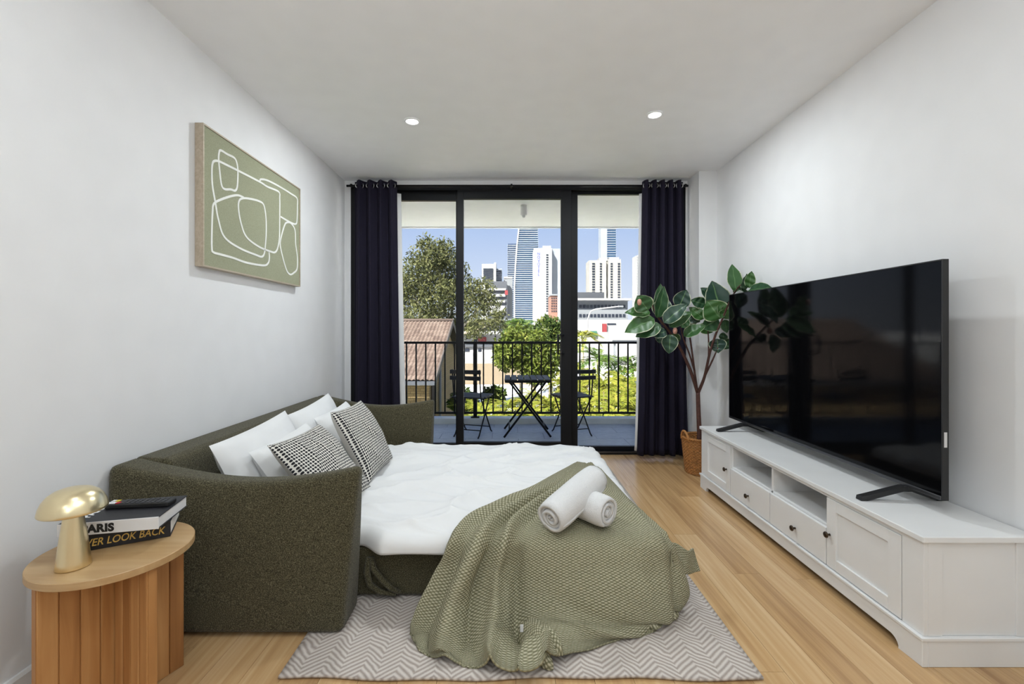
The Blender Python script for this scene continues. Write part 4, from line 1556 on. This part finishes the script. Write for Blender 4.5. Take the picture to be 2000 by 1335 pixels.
def folding_chair(x, y, rz, label):
    t = thing('folding_chair', label, 'chair', (x, y, BF), math.radians(rz), group='black folding chairs on the balcony')
    g = lambda nm, mb, m, **k: part(nm, mb, m, t, world=False, **k)
    for i in range(5):
        yy = -0.185 + i * 0.076
        g('seat_slat', MB().box(-0.19, 0.19, yy, yy + 0.066, 0.452, 0.468), 'black_wood', bevel=0.002, seg=1)
    for zz in (0.665, 0.735):
        g('back_slat', MB().box(-0.19, 0.19, -0.232, -0.216, zz, zz + 0.046), 'black_wood', bevel=0.002, seg=1)
    for s_ in (-1, 1):
        g('leg', MB().tube([(s_ * 0.168, -0.212, 0.785), (s_ * 0.168, -0.165, 0.46), (s_ * 0.168, 0.16, 0.03), (s_ * 0.168, 0.195, 0.008)], 0.008, 7), 'black_metal')
        g('leg', MB().tube([(s_ * 0.150, 0.17, 0.445), (s_ * 0.150, -0.17, 0.03), (s_ * 0.150, -0.205, 0.008)], 0.008, 7), 'black_metal')
    for yy, zz, hw in ((0.125, 0.08, 0.168), (-0.13, 0.08, 0.150)):
        g('stretcher', MB().tube([(-hw, yy, zz), (hw, yy, zz)], 0.006, 6), 'black_metal')
    g('seat_bearer', MB().tube([(-0.17, -0.15, 0.442), (-0.17, 0.18, 0.442)], 0.008, 6).tube([(0.17, -0.15, 0.442), (0.17, 0.18, 0.442)], 0.008, 6), 'black_metal')


folding_chair(-0.435, 5.29, -18, 'black slatted folding chair on the sofa side of the balcony table')
folding_chair(0.745, 5.31, 20, 'black slatted folding chair behind the door stile, plant side of the table')

# ------------------------------------------------------------------ outside: ground
GZ = -5.0


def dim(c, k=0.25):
    """outdoor base colours are scaled down to offset the raised sun strength"""
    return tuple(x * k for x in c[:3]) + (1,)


MAT['paving'] = plain('pale_paving', rgb(206, 206, 204), 0.9, var=0.12, nscale=0.3)
MAT['bed'] = plain('garden_bed', rgb(92, 100, 58), 0.95, var=0.4, nscale=1.2)
m, n, l, p = nt('terracotta_tile')
oi = n.new('ShaderNodeObjectInfo')
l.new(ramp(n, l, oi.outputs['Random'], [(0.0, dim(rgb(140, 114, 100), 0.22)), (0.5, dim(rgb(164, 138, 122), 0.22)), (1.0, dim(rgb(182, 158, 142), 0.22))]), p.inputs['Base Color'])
p.inputs['Roughness'].default_value = 0.85
MAT['roof_tile'] = m
m, n, l, p = nt('blond_brick')
b = n.new('ShaderNodeTexBrick')
l.new(coords(n, l, 'Object', (1, 1, 1), (math.radians(90), 0, 0)), b.inputs['Vector'])
b.inputs['Scale'].default_value = 1.0
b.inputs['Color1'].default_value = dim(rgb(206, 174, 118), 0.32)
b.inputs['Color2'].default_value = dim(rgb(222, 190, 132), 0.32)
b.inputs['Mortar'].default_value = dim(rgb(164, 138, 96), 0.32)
b.inputs['Mortar Size'].default_value = 0.008
b.inputs['Brick Width'].default_value = 0.23
b.inputs['Row Height'].default_value = 0.086
l.new(b.outputs[0], p.inputs['Base Color'])
p.inputs['Roughness'].default_value = 0.9
MAT['brick'] = m
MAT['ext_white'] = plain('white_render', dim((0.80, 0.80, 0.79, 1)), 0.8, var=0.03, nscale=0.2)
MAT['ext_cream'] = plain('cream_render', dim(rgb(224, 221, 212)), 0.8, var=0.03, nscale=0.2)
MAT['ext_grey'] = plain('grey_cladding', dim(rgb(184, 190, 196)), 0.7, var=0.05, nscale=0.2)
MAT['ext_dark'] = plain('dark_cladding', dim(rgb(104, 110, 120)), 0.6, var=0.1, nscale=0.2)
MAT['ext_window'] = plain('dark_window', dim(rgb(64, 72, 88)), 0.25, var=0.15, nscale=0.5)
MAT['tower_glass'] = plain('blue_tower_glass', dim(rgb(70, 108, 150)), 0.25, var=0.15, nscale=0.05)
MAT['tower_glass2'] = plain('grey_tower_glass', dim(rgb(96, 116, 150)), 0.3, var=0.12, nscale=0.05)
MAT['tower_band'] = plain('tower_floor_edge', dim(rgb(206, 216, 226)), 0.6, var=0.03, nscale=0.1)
MAT['fence'] = plain('beige_fence', dim(rgb(196, 176, 146)), 0.9, var=0.08, nscale=0.6)
MAT['red'] = plain('red_sign', dim(rgb(186, 44, 52)), 0.6)
MAT['green_sign'] = plain('green_panel', dim(rgb(70, 150, 120)), 0.6)
MAT['pink_brick'] = plain('salmon_brick', dim(rgb(206, 150, 126)), 0.8, var=0.08, nscale=0.3)
MAT['dark_trim'] = plain('dark_fascia', rgb(60, 54, 50), 0.7)
MAT['brown_screen'] = plain('brown_screen', dim(rgb(112, 84, 62)), 0.8)

struct('ground', MB().box(-900, 900, 6.3, 1500, GZ - 0.5, GZ), 'paving')
tag(part('garden_bed', MB().box(-4.0, 9.0, 7.0, 30.0, GZ, GZ + 0.12), 'bed'), kind='structure')

# ---------------- neighbour's house with the tiled roof
HE, HR, HZ0, HZ1, HX = 15.0, 19.66, -0.455, 1.62, -2.50
house = thing('brick_house', 'blond brick house with a terracotta tiled gable roof beyond the railing', 'house', (-7.0, 20.0, GZ))
GYB = 2 * HR - HE
wl_ = MB()
wl_.prism([(HE + 0.45, GZ), (GYB - 0.45, GZ), (GYB - 0.45, HZ0 + 0.12), (HR, HZ1 - 0.12), (HE + 0.45, HZ0 + 0.12)], 'x', -11.5, HX - 0.28)
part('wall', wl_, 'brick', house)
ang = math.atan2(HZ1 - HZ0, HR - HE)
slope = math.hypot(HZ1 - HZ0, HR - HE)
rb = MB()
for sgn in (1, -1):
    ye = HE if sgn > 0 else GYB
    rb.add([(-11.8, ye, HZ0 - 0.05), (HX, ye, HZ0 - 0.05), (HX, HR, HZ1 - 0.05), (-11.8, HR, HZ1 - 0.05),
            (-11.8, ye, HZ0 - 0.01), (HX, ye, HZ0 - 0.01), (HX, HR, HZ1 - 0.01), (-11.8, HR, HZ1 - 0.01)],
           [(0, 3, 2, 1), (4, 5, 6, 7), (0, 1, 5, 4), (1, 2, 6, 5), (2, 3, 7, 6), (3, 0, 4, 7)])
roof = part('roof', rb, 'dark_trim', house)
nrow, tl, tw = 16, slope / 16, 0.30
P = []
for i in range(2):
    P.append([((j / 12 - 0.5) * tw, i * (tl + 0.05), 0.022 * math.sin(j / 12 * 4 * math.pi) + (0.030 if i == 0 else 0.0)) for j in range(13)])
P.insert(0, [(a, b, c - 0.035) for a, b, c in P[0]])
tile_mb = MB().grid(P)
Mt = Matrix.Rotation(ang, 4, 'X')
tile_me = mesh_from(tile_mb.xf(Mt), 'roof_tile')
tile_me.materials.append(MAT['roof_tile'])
hinv = MW[house.name].inverted()
for i in range(nrow):
    for j in range(10):
        o = bpy.data.objects.new('roof_tile', tile_me)
        o.parent = roof
        q = i * tl
        o.location = hinv @ Vector((HX - 0.15 - j * tw, HE - 0.05 + q * math.cos(ang), HZ0 + 0.03 + q * math.sin(ang)))
        col.objects.link(o)
rest = MB()
for i in range(nrow):
    q0 = i * tl
    P = []
    for k in range(3):
        dz = -0.035 if k == 0 else (0.0)
        qq = q0 + (0 if k < 2 else tl + 0.03)
        P.append([(HX - 0.30 - 10 * tw - j * 0.0375 + 0.3, HE - 0.05 + qq * math.cos(ang), HZ0 + 0.03 + qq * math.sin(ang) + dz + 0.022 * math.sin(j / 8 * 2 * math.pi) + (0.03 if k < 2 else 0)) for j in range(0, 168)])
    rest.grid(P)
tag(part('far_roof_tiles', rest, 'roof_tile', roof), kind='stuff')
rd = MB().tube([(HX + 0.02, HR, HZ1 + 0.06), (-11.8, HR, HZ1 + 0.06)], 0.09, 10)
part('ridge_cap', rd, 'roof_tile', roof)
for sgn in (1, -1):
    ye = HE - 0.03 if sgn > 0 else GYB + 0.03
    v = [(HX - 0.02, ye, HZ0 - 0.16), (HX + 0.03, ye, HZ0 - 0.16), (HX + 0.03, HR, HZ1 - 0.14), (HX - 0.02, HR, HZ1 - 0.14),
         (HX - 0.02, ye, HZ0 + 0.06), (HX + 0.03, ye, HZ0 + 0.06), (HX + 0.03, HR, HZ1 + 0.10), (HX - 0.02, HR, HZ1 + 0.10)]
    bbm = MB()
    bbm.add(v, [(0, 3, 2, 1), (4, 5, 6, 7), (0, 1, 5, 4), (1, 2, 6, 5), (2, 3, 7, 6), (3, 0, 4, 7)])
    part('barge_board', bbm, 'dark_trim', roof)
part('gutter', MB().box(-11.8, HX + 0.03, HE - 0.16, HE - 0.04, HZ0 - 0.14, HZ0 - 0.01), 'ext_dark', roof)
part('screen_panel', MB().box(HX - 0.28, HX - 0.24, 15.75, 16.5, -3.2, -0.05), 'brown_screen', house)
part('downpipe', MB().tube([(HX - 0.22, 17.5, GZ), (HX - 0.22, 17.5, 0.0)], 0.05, 8), 'ext_white', house)

# ---------------- plants outside
rl = random.Random(11)


def leaf_cloud(blobs, n, size, asp=0.5, droop=0.0, shell=0.55):
    """leaf cards scattered through ellipsoids: blobs = (centre, radii)"""
    mb = MB()
    vol = [b[1][0] * b[1][1] * b[1][2] for b in blobs]
    tot = sum(v ** 0.8 for v in vol)
    for (c, rr), v in zip(blobs, vol):
        for _ in range(int(n * v ** 0.8 / tot)):
            d = Vector((rl.gauss(0, 1), rl.gauss(0, 1), rl.gauss(0, 1))).normalized()
            k = shell + (1 - shell) * rl.random() ** 0.6
            k *= 0.85 + 0.3 * (noise.noise(d * 2.5 + Vector(c)) + 0.5)
            p = Vector(c) + Vector((d.x * rr[0], d.y * rr[1], d.z * rr[2])) * k
            a = Vector((rl.gauss(0, 1), rl.gauss(0, 1), rl.gauss(0, 1) - droop)).normalized()
            b = a.cross(Vector((rl.gauss(0, 1), rl.gauss(0, 1), rl.gauss(0, 1)))).normalized()
            s_ = size * rl.uniform(0.6, 1.4)
            mb.add([p - b * s_ * asp * 0.5 + a * s_ * 0.45, p + a * s_, p + b * s_ * asp * 0.5 + a * s_ * 0.45, p], [(0, 1, 2, 3)])
    return mb


def blob(px, py, D, rx, rz, ry=None):
    c = at(px, py, D)
    s_ = D / F
    return (tuple(c), (rx * s_, (ry or (rx + rz) / 2) * s_, rz * s_))


gum = thing('gum_tree', 'tall spreading gum tree behind the tiled roof', 'tree', tuple(at(845, 0, 32).xy) + (GZ,))
gb = [blob(845, 500, 32, 46, 34), blob(815, 535, 31, 38, 38), blob(870, 530, 33, 46, 44), blob(800, 575, 32, 34, 38), blob(850, 575, 31, 44, 40),
      blob(895, 570, 33, 40, 36), blob(825, 615, 31, 40, 26), blob(870, 620, 33, 36, 28), blob(940, 562, 32, 30, 22), blob(955, 590, 32, 26, 22), blob(925, 600, 32, 28, 30),
      blob(930, 640, 31, 24, 26), blob(965, 630, 31, 26, 22), blob(905, 640, 33, 28, 24), blob(868, 480, 32, 20, 18), blob(830, 472, 32, 18, 14), blob(975, 612, 31, 16, 14),
      blob(760, 560, 33, 40, 50), blob(770, 620, 32, 40, 30)]
tag(part('foliage', leaf_cloud(gb, 21000, 0.27, 0.34, 0.5, 0.2), 'gum', gum), kind='stuff')
brs = [[(846, 800, 32), (848, 690, 32), (846, 640, 32), (842, 590, 32), (838, 540, 32), (846, 500, 32)], [(846, 640, 32), (826, 610, 31.5), (812, 580, 31)], [(847, 650, 32), (872, 625, 32.5), (890, 590, 33)],
       [(846, 690, 32), (885, 655, 32), (925, 615, 32), (945, 580, 32)], [(890, 652, 32), (930, 645, 31.5), (960, 632, 31)], [(842, 590, 32), (862, 560, 32.5), (872, 520, 33)]]
for k, b in enumerate(brs):
    r0 = 0.22 if k == 0 else 0.11
    pts = [at(*q) for q in b]
    if k == 0:
        pts[0].z = GZ
    part('trunk' if k == 0 else 'branch', MB().tube(catmull(pts, 4), [r0 * (1 - 0.75 * i / (4 * (len(b) - 1))) for i in range(4 * (len(b) - 1) + 1)], 8), 'gum_bark', gum)


def bushy_tree(name, label, blobs, n, size, mat, trunk_px, D, group=None):
    base = at(trunk_px, 700, D)
    t = thing(name, label, 'tree', (base.x, base.y, GZ), group=group)
    tag(part('foliage', leaf_cloud(blobs, n, size, 0.5, 0.2), mat, t), kind='stuff')
    c = Vector(blobs[0][0])
    part('trunk', MB().tube([(base.x, base.y, GZ), (base.x + 0.1, base.y, (GZ + c.z) / 2), tuple(c)], [0.2, 0.15, 0.06], 8), 'palm_bark', t)
    return t


bushy_tree('shade_tree', 'round lime green shade tree in the middle of the garden', [blob(1010, 680, 30, 40, 40), blob(985, 690, 30, 24, 34), blob(1040, 690, 30, 42, 46), blob(1070, 700, 30, 30, 40), blob(1020, 655, 31, 34, 22), blob(1050, 725, 30, 34, 26)], 9000, 0.26, 'mango', 1040, 30)
bushy_tree('fig_tree', 'dark rounded tree behind the lime green shade tree', [blob(1070, 642, 40, 26, 26), blob(1090, 655, 40, 22, 26)], 3000, 0.28, 'shrub', 1075, 40)


def frond_mesh(name, L=1.0, nl=18, ll=0.30, arch=0.75, mat='palm', seed=0):
    r_ = random.Random(seed)
    mb = MB()
    pos = lambda t: Vector((L * t * (1 - 0.12 * t), 0, L * (0.42 * t - arch * t * t)))
    mb.tube([pos(i / 8) for i in range(9)], [0.012 * (1 - 0.8 * i / 8) for i in range(9)], 4)
    for i in range(nl):
        t = 0.16 + 0.84 * i / (nl - 1)
        p = pos(t)
        tg = (pos(min(1, t + 0.02)) - pos(t - 0.02)).normalized()
        for sg in (-1, 1):
            l_ = ll * (math.sin(math.pi * (0.15 + 0.8 * t)) ** 0.7) * r_.uniform(0.85, 1.1)
            d = (tg * 0.65 + Vector((0, sg * 0.8, 0)) + Vector((0, 0, 0.25 - 0.35 * r_.random()))).normalized()
            n_ = d.cross(tg).normalized()
            w = d.cross(n_).normalized() * 0.022 * L
            q = p + d * l_ + Vector((0, 0, -0.18 * l_))
            m_ = p + d * l_ * 0.5 + Vector((0, 0, 0.01))
            mb.add([p, m_ - w, q, m_ + w], [(0, 1, 2, 3)])
    me = mesh_from(mb, name)
    me.materials.append(MAT[mat])
    return me


FR = {m_: [frond_mesh('frond', 1.0, 18, 0.32, 0.7 + 0.12 * k, m_, k) for k in range(3)] for m_ in ('palm', 'palm_green')}


def palm(name, label, c, R, nf, mat, group, stems=1, tr=0.06):
    c = Vector(c)
    t = thing(name, label, 'palm', (c.x, c.y, GZ), group=group)
    tz = c.z - 0.25 * R
    for s_ in range(stems):
        dx, dy = (0, 0) if stems == 1 else (rl.uniform(-0.25, 0.25) * R, rl.uniform(-0.25, 0.25) * R)
        part('trunk', MB().tube([(c.x, c.y, GZ), (c.x + dx * 0.5, c.y + dy * 0.5, (GZ + tz) / 2), (c.x + dx, c.y + dy, tz)], [tr * 1.3, tr, tr * 0.7], 7), 'palm_bark', t)
    for k in range(nf):
        o = bpy.data.objects.new('frond', FR[mat][k % 3])
        o.parent = t
        dx, dy = rl.uniform(-0.15, 0.15) * R * (stems > 1), rl.uniform(-0.15, 0.15) * R * (stems > 1)
        o.location = (dx, dy, tz - GZ + rl.uniform(-0.05, 0.05))
        el = rl.uniform(-0.15, 0.9)
        o.rotation_euler = (rl.uniform(-0.3, 0.3), -el, 2 * math.pi * k / nf + rl.uniform(-0.3, 0.3))
        o.scale = [R * rl.uniform(0.8, 1.15)] * 3
        col.objects.link(o)
    return t


golden = [(950, 798, 16), (985, 786, 15.5), (1022, 792, 17), (1060, 772, 16), (1088, 788, 14), (1122, 756, 17), (1150, 786, 15), (1178, 742, 20), (1203, 788, 15), (1232, 766, 18),
          (1250, 798, 15), (930, 812, 13.5), (1052, 806, 13.5), (1212, 810, 13.5), (1005, 808, 13.8), (1125, 806, 13.6), (1100, 742, 21), (1172, 806, 13.7), (1268, 770, 17), (1075, 806, 15), (1148, 735, 23), (1196, 748, 23), (1225, 738, 24), (1132, 715, 26), (1212, 722, 27)]
for i, (px, py, D) in enumerate(golden):
    c = at(px, py, D)
    palm('golden_cane_palm', 'yellow-green cane palm in the garden below the railing', c, 1.15 * (D / 15) ** 0.5, 15, 'palm', 'cane palms in the garden bed', 3, 0.05)
palm('fan_palm', 'tall feathery palm above the lime green shade tree', at(1018, 628, 42), 2.3, 14, 'palm_green', None, 1, 0.14)
palm('fan_palm', 'slim feathery palm in front of the grey office, beside the door stile', at(1138, 650, 45), 2.4, 15, 'palm', None, 1, 0.14)
palm('fan_palm', 'feathery palm by the driveway, near the navy curtain', at(1236, 700, 27), 1.9, 15, 'palm_green', None, 1, 0.11)
palm('fan_palm', 'drooping palm between the door stile and the driveway', at(1168, 690, 27), 1.9, 15, 'palm_green', None, 1, 0.11)
for px, py, D, r_, lab in [(905, 785, 17, 26, 'dark leafy shrub beside the brick house gable'), (1000, 640, 55, 20, 'small green tree beside the white apartment block'),
                           (1110, 790, 19, 30, 'leafy shrub low behind the door stile'), (1190, 770, 24, 24, 'leafy shrub in front of the driveway'), (965, 770, 22, 22, 'leafy shrub beneath the lime green shade tree')]:
    bushy_tree('leafy_shrub', lab, [blob(px, py, D, r_, r_ * 0.8)], 1300, 0.2, 'shrub', px, D, 'leafy shrubs around the garden')

# ---------------- street side buildings


def bx_at(px0, px1, py0, py1, D, dep):
    a, b = at(px0, py0, D), at(px1, py1, D)
    return a.x, b.x, D, D + dep, b.z, a.z      # x0,x1,y0,y1,z0,z1


def panes(rects, D, proud=0.05, out=0.02):
    mb = MB()
    for (a, b, c, d) in rects:
        p, q = at(a, c, D), at(b, d, D)
        mb.box(p.x, q.x, D - proud, D + out, q.z, p.z)
    return mb


def building(name, label, px0, px1, py0, D, dep, mat, cat='building'):
    x0, x1, y0, y1, _, z1 = bx_at(px0, px1, py0, py0 + 1, D, dep)
    t = thing(name, label, cat, ((x0 + x1) / 2, D + dep / 2, GZ))
    part('wall', MB().box(x0, x1, y0, y1, GZ, z1), mat, t)
    return t


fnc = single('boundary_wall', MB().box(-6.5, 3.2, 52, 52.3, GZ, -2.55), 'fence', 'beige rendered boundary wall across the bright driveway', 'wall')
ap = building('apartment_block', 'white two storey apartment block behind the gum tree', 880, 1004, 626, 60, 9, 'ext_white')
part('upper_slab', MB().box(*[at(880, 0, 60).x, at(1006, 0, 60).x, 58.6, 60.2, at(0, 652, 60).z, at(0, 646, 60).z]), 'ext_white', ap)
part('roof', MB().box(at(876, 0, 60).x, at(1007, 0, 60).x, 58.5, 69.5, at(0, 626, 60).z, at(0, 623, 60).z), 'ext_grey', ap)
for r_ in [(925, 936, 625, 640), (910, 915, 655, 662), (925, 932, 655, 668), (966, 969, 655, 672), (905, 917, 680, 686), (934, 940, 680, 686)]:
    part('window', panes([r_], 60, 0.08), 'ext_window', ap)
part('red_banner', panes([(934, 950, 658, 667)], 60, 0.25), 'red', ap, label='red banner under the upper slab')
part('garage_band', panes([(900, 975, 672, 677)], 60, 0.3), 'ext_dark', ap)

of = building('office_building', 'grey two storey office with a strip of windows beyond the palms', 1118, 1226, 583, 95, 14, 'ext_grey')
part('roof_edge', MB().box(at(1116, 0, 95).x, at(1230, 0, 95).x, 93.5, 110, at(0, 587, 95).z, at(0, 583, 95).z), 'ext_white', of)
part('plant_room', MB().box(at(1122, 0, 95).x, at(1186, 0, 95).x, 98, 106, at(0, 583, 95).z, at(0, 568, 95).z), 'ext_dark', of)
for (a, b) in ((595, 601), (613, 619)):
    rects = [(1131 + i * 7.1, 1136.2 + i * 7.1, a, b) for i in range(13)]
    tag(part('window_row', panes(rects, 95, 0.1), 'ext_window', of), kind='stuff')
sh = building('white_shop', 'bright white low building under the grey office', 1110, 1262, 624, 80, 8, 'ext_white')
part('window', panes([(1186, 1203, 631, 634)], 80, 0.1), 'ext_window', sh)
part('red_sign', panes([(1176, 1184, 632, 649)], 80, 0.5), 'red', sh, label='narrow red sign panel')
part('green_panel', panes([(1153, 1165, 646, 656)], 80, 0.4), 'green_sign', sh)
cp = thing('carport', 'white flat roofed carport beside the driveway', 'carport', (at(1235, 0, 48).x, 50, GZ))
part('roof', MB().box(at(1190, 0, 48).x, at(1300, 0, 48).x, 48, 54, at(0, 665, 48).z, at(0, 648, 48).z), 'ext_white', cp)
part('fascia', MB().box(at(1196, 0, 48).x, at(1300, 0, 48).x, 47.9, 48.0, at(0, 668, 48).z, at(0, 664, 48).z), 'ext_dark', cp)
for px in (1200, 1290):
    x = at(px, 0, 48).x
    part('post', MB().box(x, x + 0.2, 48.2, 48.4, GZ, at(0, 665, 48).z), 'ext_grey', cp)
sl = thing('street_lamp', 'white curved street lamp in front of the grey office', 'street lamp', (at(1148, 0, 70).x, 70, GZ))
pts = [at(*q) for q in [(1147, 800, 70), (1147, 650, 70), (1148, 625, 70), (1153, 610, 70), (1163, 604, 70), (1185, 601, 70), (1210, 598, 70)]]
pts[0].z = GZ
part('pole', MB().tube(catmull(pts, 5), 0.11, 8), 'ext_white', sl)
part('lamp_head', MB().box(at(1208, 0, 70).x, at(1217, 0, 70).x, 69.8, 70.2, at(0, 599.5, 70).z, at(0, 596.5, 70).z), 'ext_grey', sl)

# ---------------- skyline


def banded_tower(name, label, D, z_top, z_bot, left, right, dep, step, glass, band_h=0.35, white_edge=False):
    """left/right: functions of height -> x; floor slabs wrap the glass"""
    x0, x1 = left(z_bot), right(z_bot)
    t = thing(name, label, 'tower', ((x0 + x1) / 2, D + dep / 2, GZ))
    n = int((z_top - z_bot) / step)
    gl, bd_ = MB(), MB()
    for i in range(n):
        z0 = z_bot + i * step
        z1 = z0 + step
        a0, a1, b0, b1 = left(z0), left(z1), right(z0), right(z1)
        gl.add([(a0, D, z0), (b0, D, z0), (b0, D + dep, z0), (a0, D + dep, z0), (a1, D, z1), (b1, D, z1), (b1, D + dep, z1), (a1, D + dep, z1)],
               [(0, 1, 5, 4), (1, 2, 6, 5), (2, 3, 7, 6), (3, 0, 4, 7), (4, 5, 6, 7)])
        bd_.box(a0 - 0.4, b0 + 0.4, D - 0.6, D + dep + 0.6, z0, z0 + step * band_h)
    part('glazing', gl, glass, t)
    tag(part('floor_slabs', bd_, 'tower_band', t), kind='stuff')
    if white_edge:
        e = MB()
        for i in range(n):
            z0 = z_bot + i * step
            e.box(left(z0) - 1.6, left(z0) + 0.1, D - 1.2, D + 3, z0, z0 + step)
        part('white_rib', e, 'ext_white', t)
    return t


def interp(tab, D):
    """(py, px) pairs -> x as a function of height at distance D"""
    pts = sorted((at(0, py, D).z, at(px, 0, D).x) for py, px in tab)

    def f(z):
        if z <= pts[0][0]:
            return pts[0][1]
        for (z0, x0), (z1, x1) in zip(pts, pts[1:]):
            if z <= z1:
                return x0 + (x1 - x0) * (z - z0) / (z1 - z0)
        return pts[-1][1]
    return f


D = 520
banded_tower('curved_tower', 'tall blue glass tower with white floor bands and a bowed edge', D, at(0, 395, D).z, GZ, interp([(395, 1019), (443, 1015), (480, 1011), (520, 1008), (560, 1006), (620, 1006)], D),
             interp([(395, 1047), (443, 1050), (480, 1051), (540, 1049), (620, 1047)], D), 26, 4.1 * D / F, 'tower_glass', 0.34, True)
D = 600
banded_tower('slab_tower', 'slim grey blue tower just behind the bowed glass tower', D, at(0, 472, D).z, GZ, interp([(472, 992), (620, 992)], D), interp([(472, 1012), (620, 1012)], D), 16, 4.2 * D / F, 'tower_glass2', 0.3)
D = 700
t = banded_tower('spire_tower', 'narrow blue tower rising behind the cream twin towers', D, at(0, 300, D).z, GZ, interp([(300, 1186), (620, 1186)], D), interp([(300, 1203), (620, 1203)], D), 20, 4.6 * D / F, 'tower_glass', 0.25)
part('pale_flank', MB().box(at(1173, 0, D).x, at(1185.5, 0, D).x, D - 1, D + 16, GZ, at(0, 300, D).z), 'tower_band', t)

D = 300
ho = building('hotel_tower', 'white hotel tower with stacked blue letters and one column of windows', 1043, 1078, 484, D, 18, 'ext_white')
part('side_wing', MB().box(at(1078, 0, D).x, at(1096, 0, D).x, D + 6, D + 18, GZ, at(0, 482, D).z), 'tower_band', ho)
part('lift_room', MB().box(at(1061, 0, D).x, at(1077, 0, D).x, D + 3, D + 12, at(0, 484, D).z, at(0, 478, D).z), 'ext_white', ho)
tag(part('window_column', panes([(1066.8, 1071, 496.5 + i * 4.75, 499 + i * 4.75) for i in range(24)], D, 0.3), 'ext_window', ho), kind='stuff')
for i, ch in enumerate('NOVOTEL'):
    tm = text_mb(ch, 2.6, 0.08, 0, 0.06, 1.0, 'CENTER')
    q = at(1052, 498 + i * 6.7, D)
    part('letter', tm.xf(Matrix.Translation((q.x, D - 0.1, q.z)) @ RX), 'ink_blue', ho)

D = 360
tw_ = thing('cream_towers', 'pair of cream apartment towers joined side by side', 'tower', (at(1182, 0, D).x, D, GZ))
for (a, b, top) in ((1151, 1184, 508), (1188, 1213, 506)):
    part('wall', MB().box(at(a, 0, D).x, at(b, 0, D).x, D, D + 16, GZ, at(0, top, D).z), 'ext_cream', tw_)
part('link', MB().box(at(1184, 0, D).x, at(1188, 0, D).x, D + 3, D + 14, GZ, at(0, 510, D).z), 'ext_cream', tw_)
part('lift_room', MB().box(at(1172, 0, D).x, at(1188, 0, D).x, D + 3, D + 12, at(0, 508, D).z, at(0, 502, D).z).box(at(1192, 0, D).x, at(1211, 0, D).x, D + 3, D + 12, at(0, 506, D).z, at(0, 501, D).z), 'ext_white', tw_)
rects = []
for i in range(15):
    y0 = 513.5 + i * 5.05
    rects += [(1156.5, 1162, y0, y0 + 2.9), (1171.5, 1175.5, y0, y0 + 2.9), (1192.5, 1196.5, y0, y0 + 2.9), (1206.5, 1211, y0, y0 + 2.9)]
tag(part('window_grid', panes(rects, D, 0.4), 'ext_window', tw_), kind='stuff')

D = 420
wt = building('balcony_tower', 'white tower with stepped balconies beside the navy curtain', 1244, 1275, 498, D, 16, 'ext_white')
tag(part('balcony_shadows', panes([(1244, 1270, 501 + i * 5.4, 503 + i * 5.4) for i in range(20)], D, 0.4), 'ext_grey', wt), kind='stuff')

D = 320
wh = building('plain_tower', 'white office tower above the gum tree canopy', 941, 965, 515, D, 14, 'ext_white')
part('stair_core', MB().box(at(965, 0, D).x, at(969, 0, D).x, D - 1, D + 12, GZ, at(0, 513, D).z), 'ext_white', wh)
part('side_wall', MB().box(at(969, 0, D).x, at(980, 0, D).x, D + 1, D + 12, GZ, at(0, 524, D).z), 'tower_band', wh)
tag(part('window_strips', panes([(944, 963, 524 + i * 4, 526.6 + i * 4) for i in range(8)] + [(970, 979.5, 527 + i * 4.2, 529.4 + i * 4.2) for i in range(8)], D - 0.2, 0.4, 2.0), 'ext_window', wh), kind='stuff')

D = 130
cu = building('curved_office', 'dark low office with white curved floor bands beyond the gum tree', 952, 990, 549, D, 14, 'ext_dark')
for i, (a, b) in enumerate(((563, 567), (574.5, 579), (586.5, 590.5), (597, 612))):
    part('floor_band', MB().box(at(948, 0, D).x, at(988 - i * 0.6, 0, D).x, D - 0.6, D + 10, at(0, b, D).z, at(0, a, D).z), 'ext_white', cu)
part('red_sign', panes([(986, 992, 567, 576)], D, 0.9), 'red', cu, label='small red sign on the corner')
D = 340
gc_ = building('grey_block', 'plain grey block between the dark office and the bowed tower', 984, 1001, 541, D, 14, 'ext_grey')
part('parapet', MB().box(at(984, 0, D).x, at(1001, 0, D).x, D - 0.3, D + 14, at(0, 543.5, D).z, at(0, 540, D).z), 'ext_white', gc_)
D = 180
pk = building('salmon_flats', 'small salmon brick flats below the white hotel tower', 1075, 1089, 576, D, 10, 'pink_brick')
tag(part('window_grid', panes([(a, a + 2.4, 581 + i * 5, 583.6 + i * 5) for a in (1077, 1081, 1085) for i in range(6)], D, 0.2), 'ext_window', pk), kind='stuff')
part('roof', MB().box(at(1074, 0, D).x, at(1090, 0, D).x, D - 0.5, D + 10, at(0, 577, D).z, at(0, 574, D).z), 'ext_grey', pk)
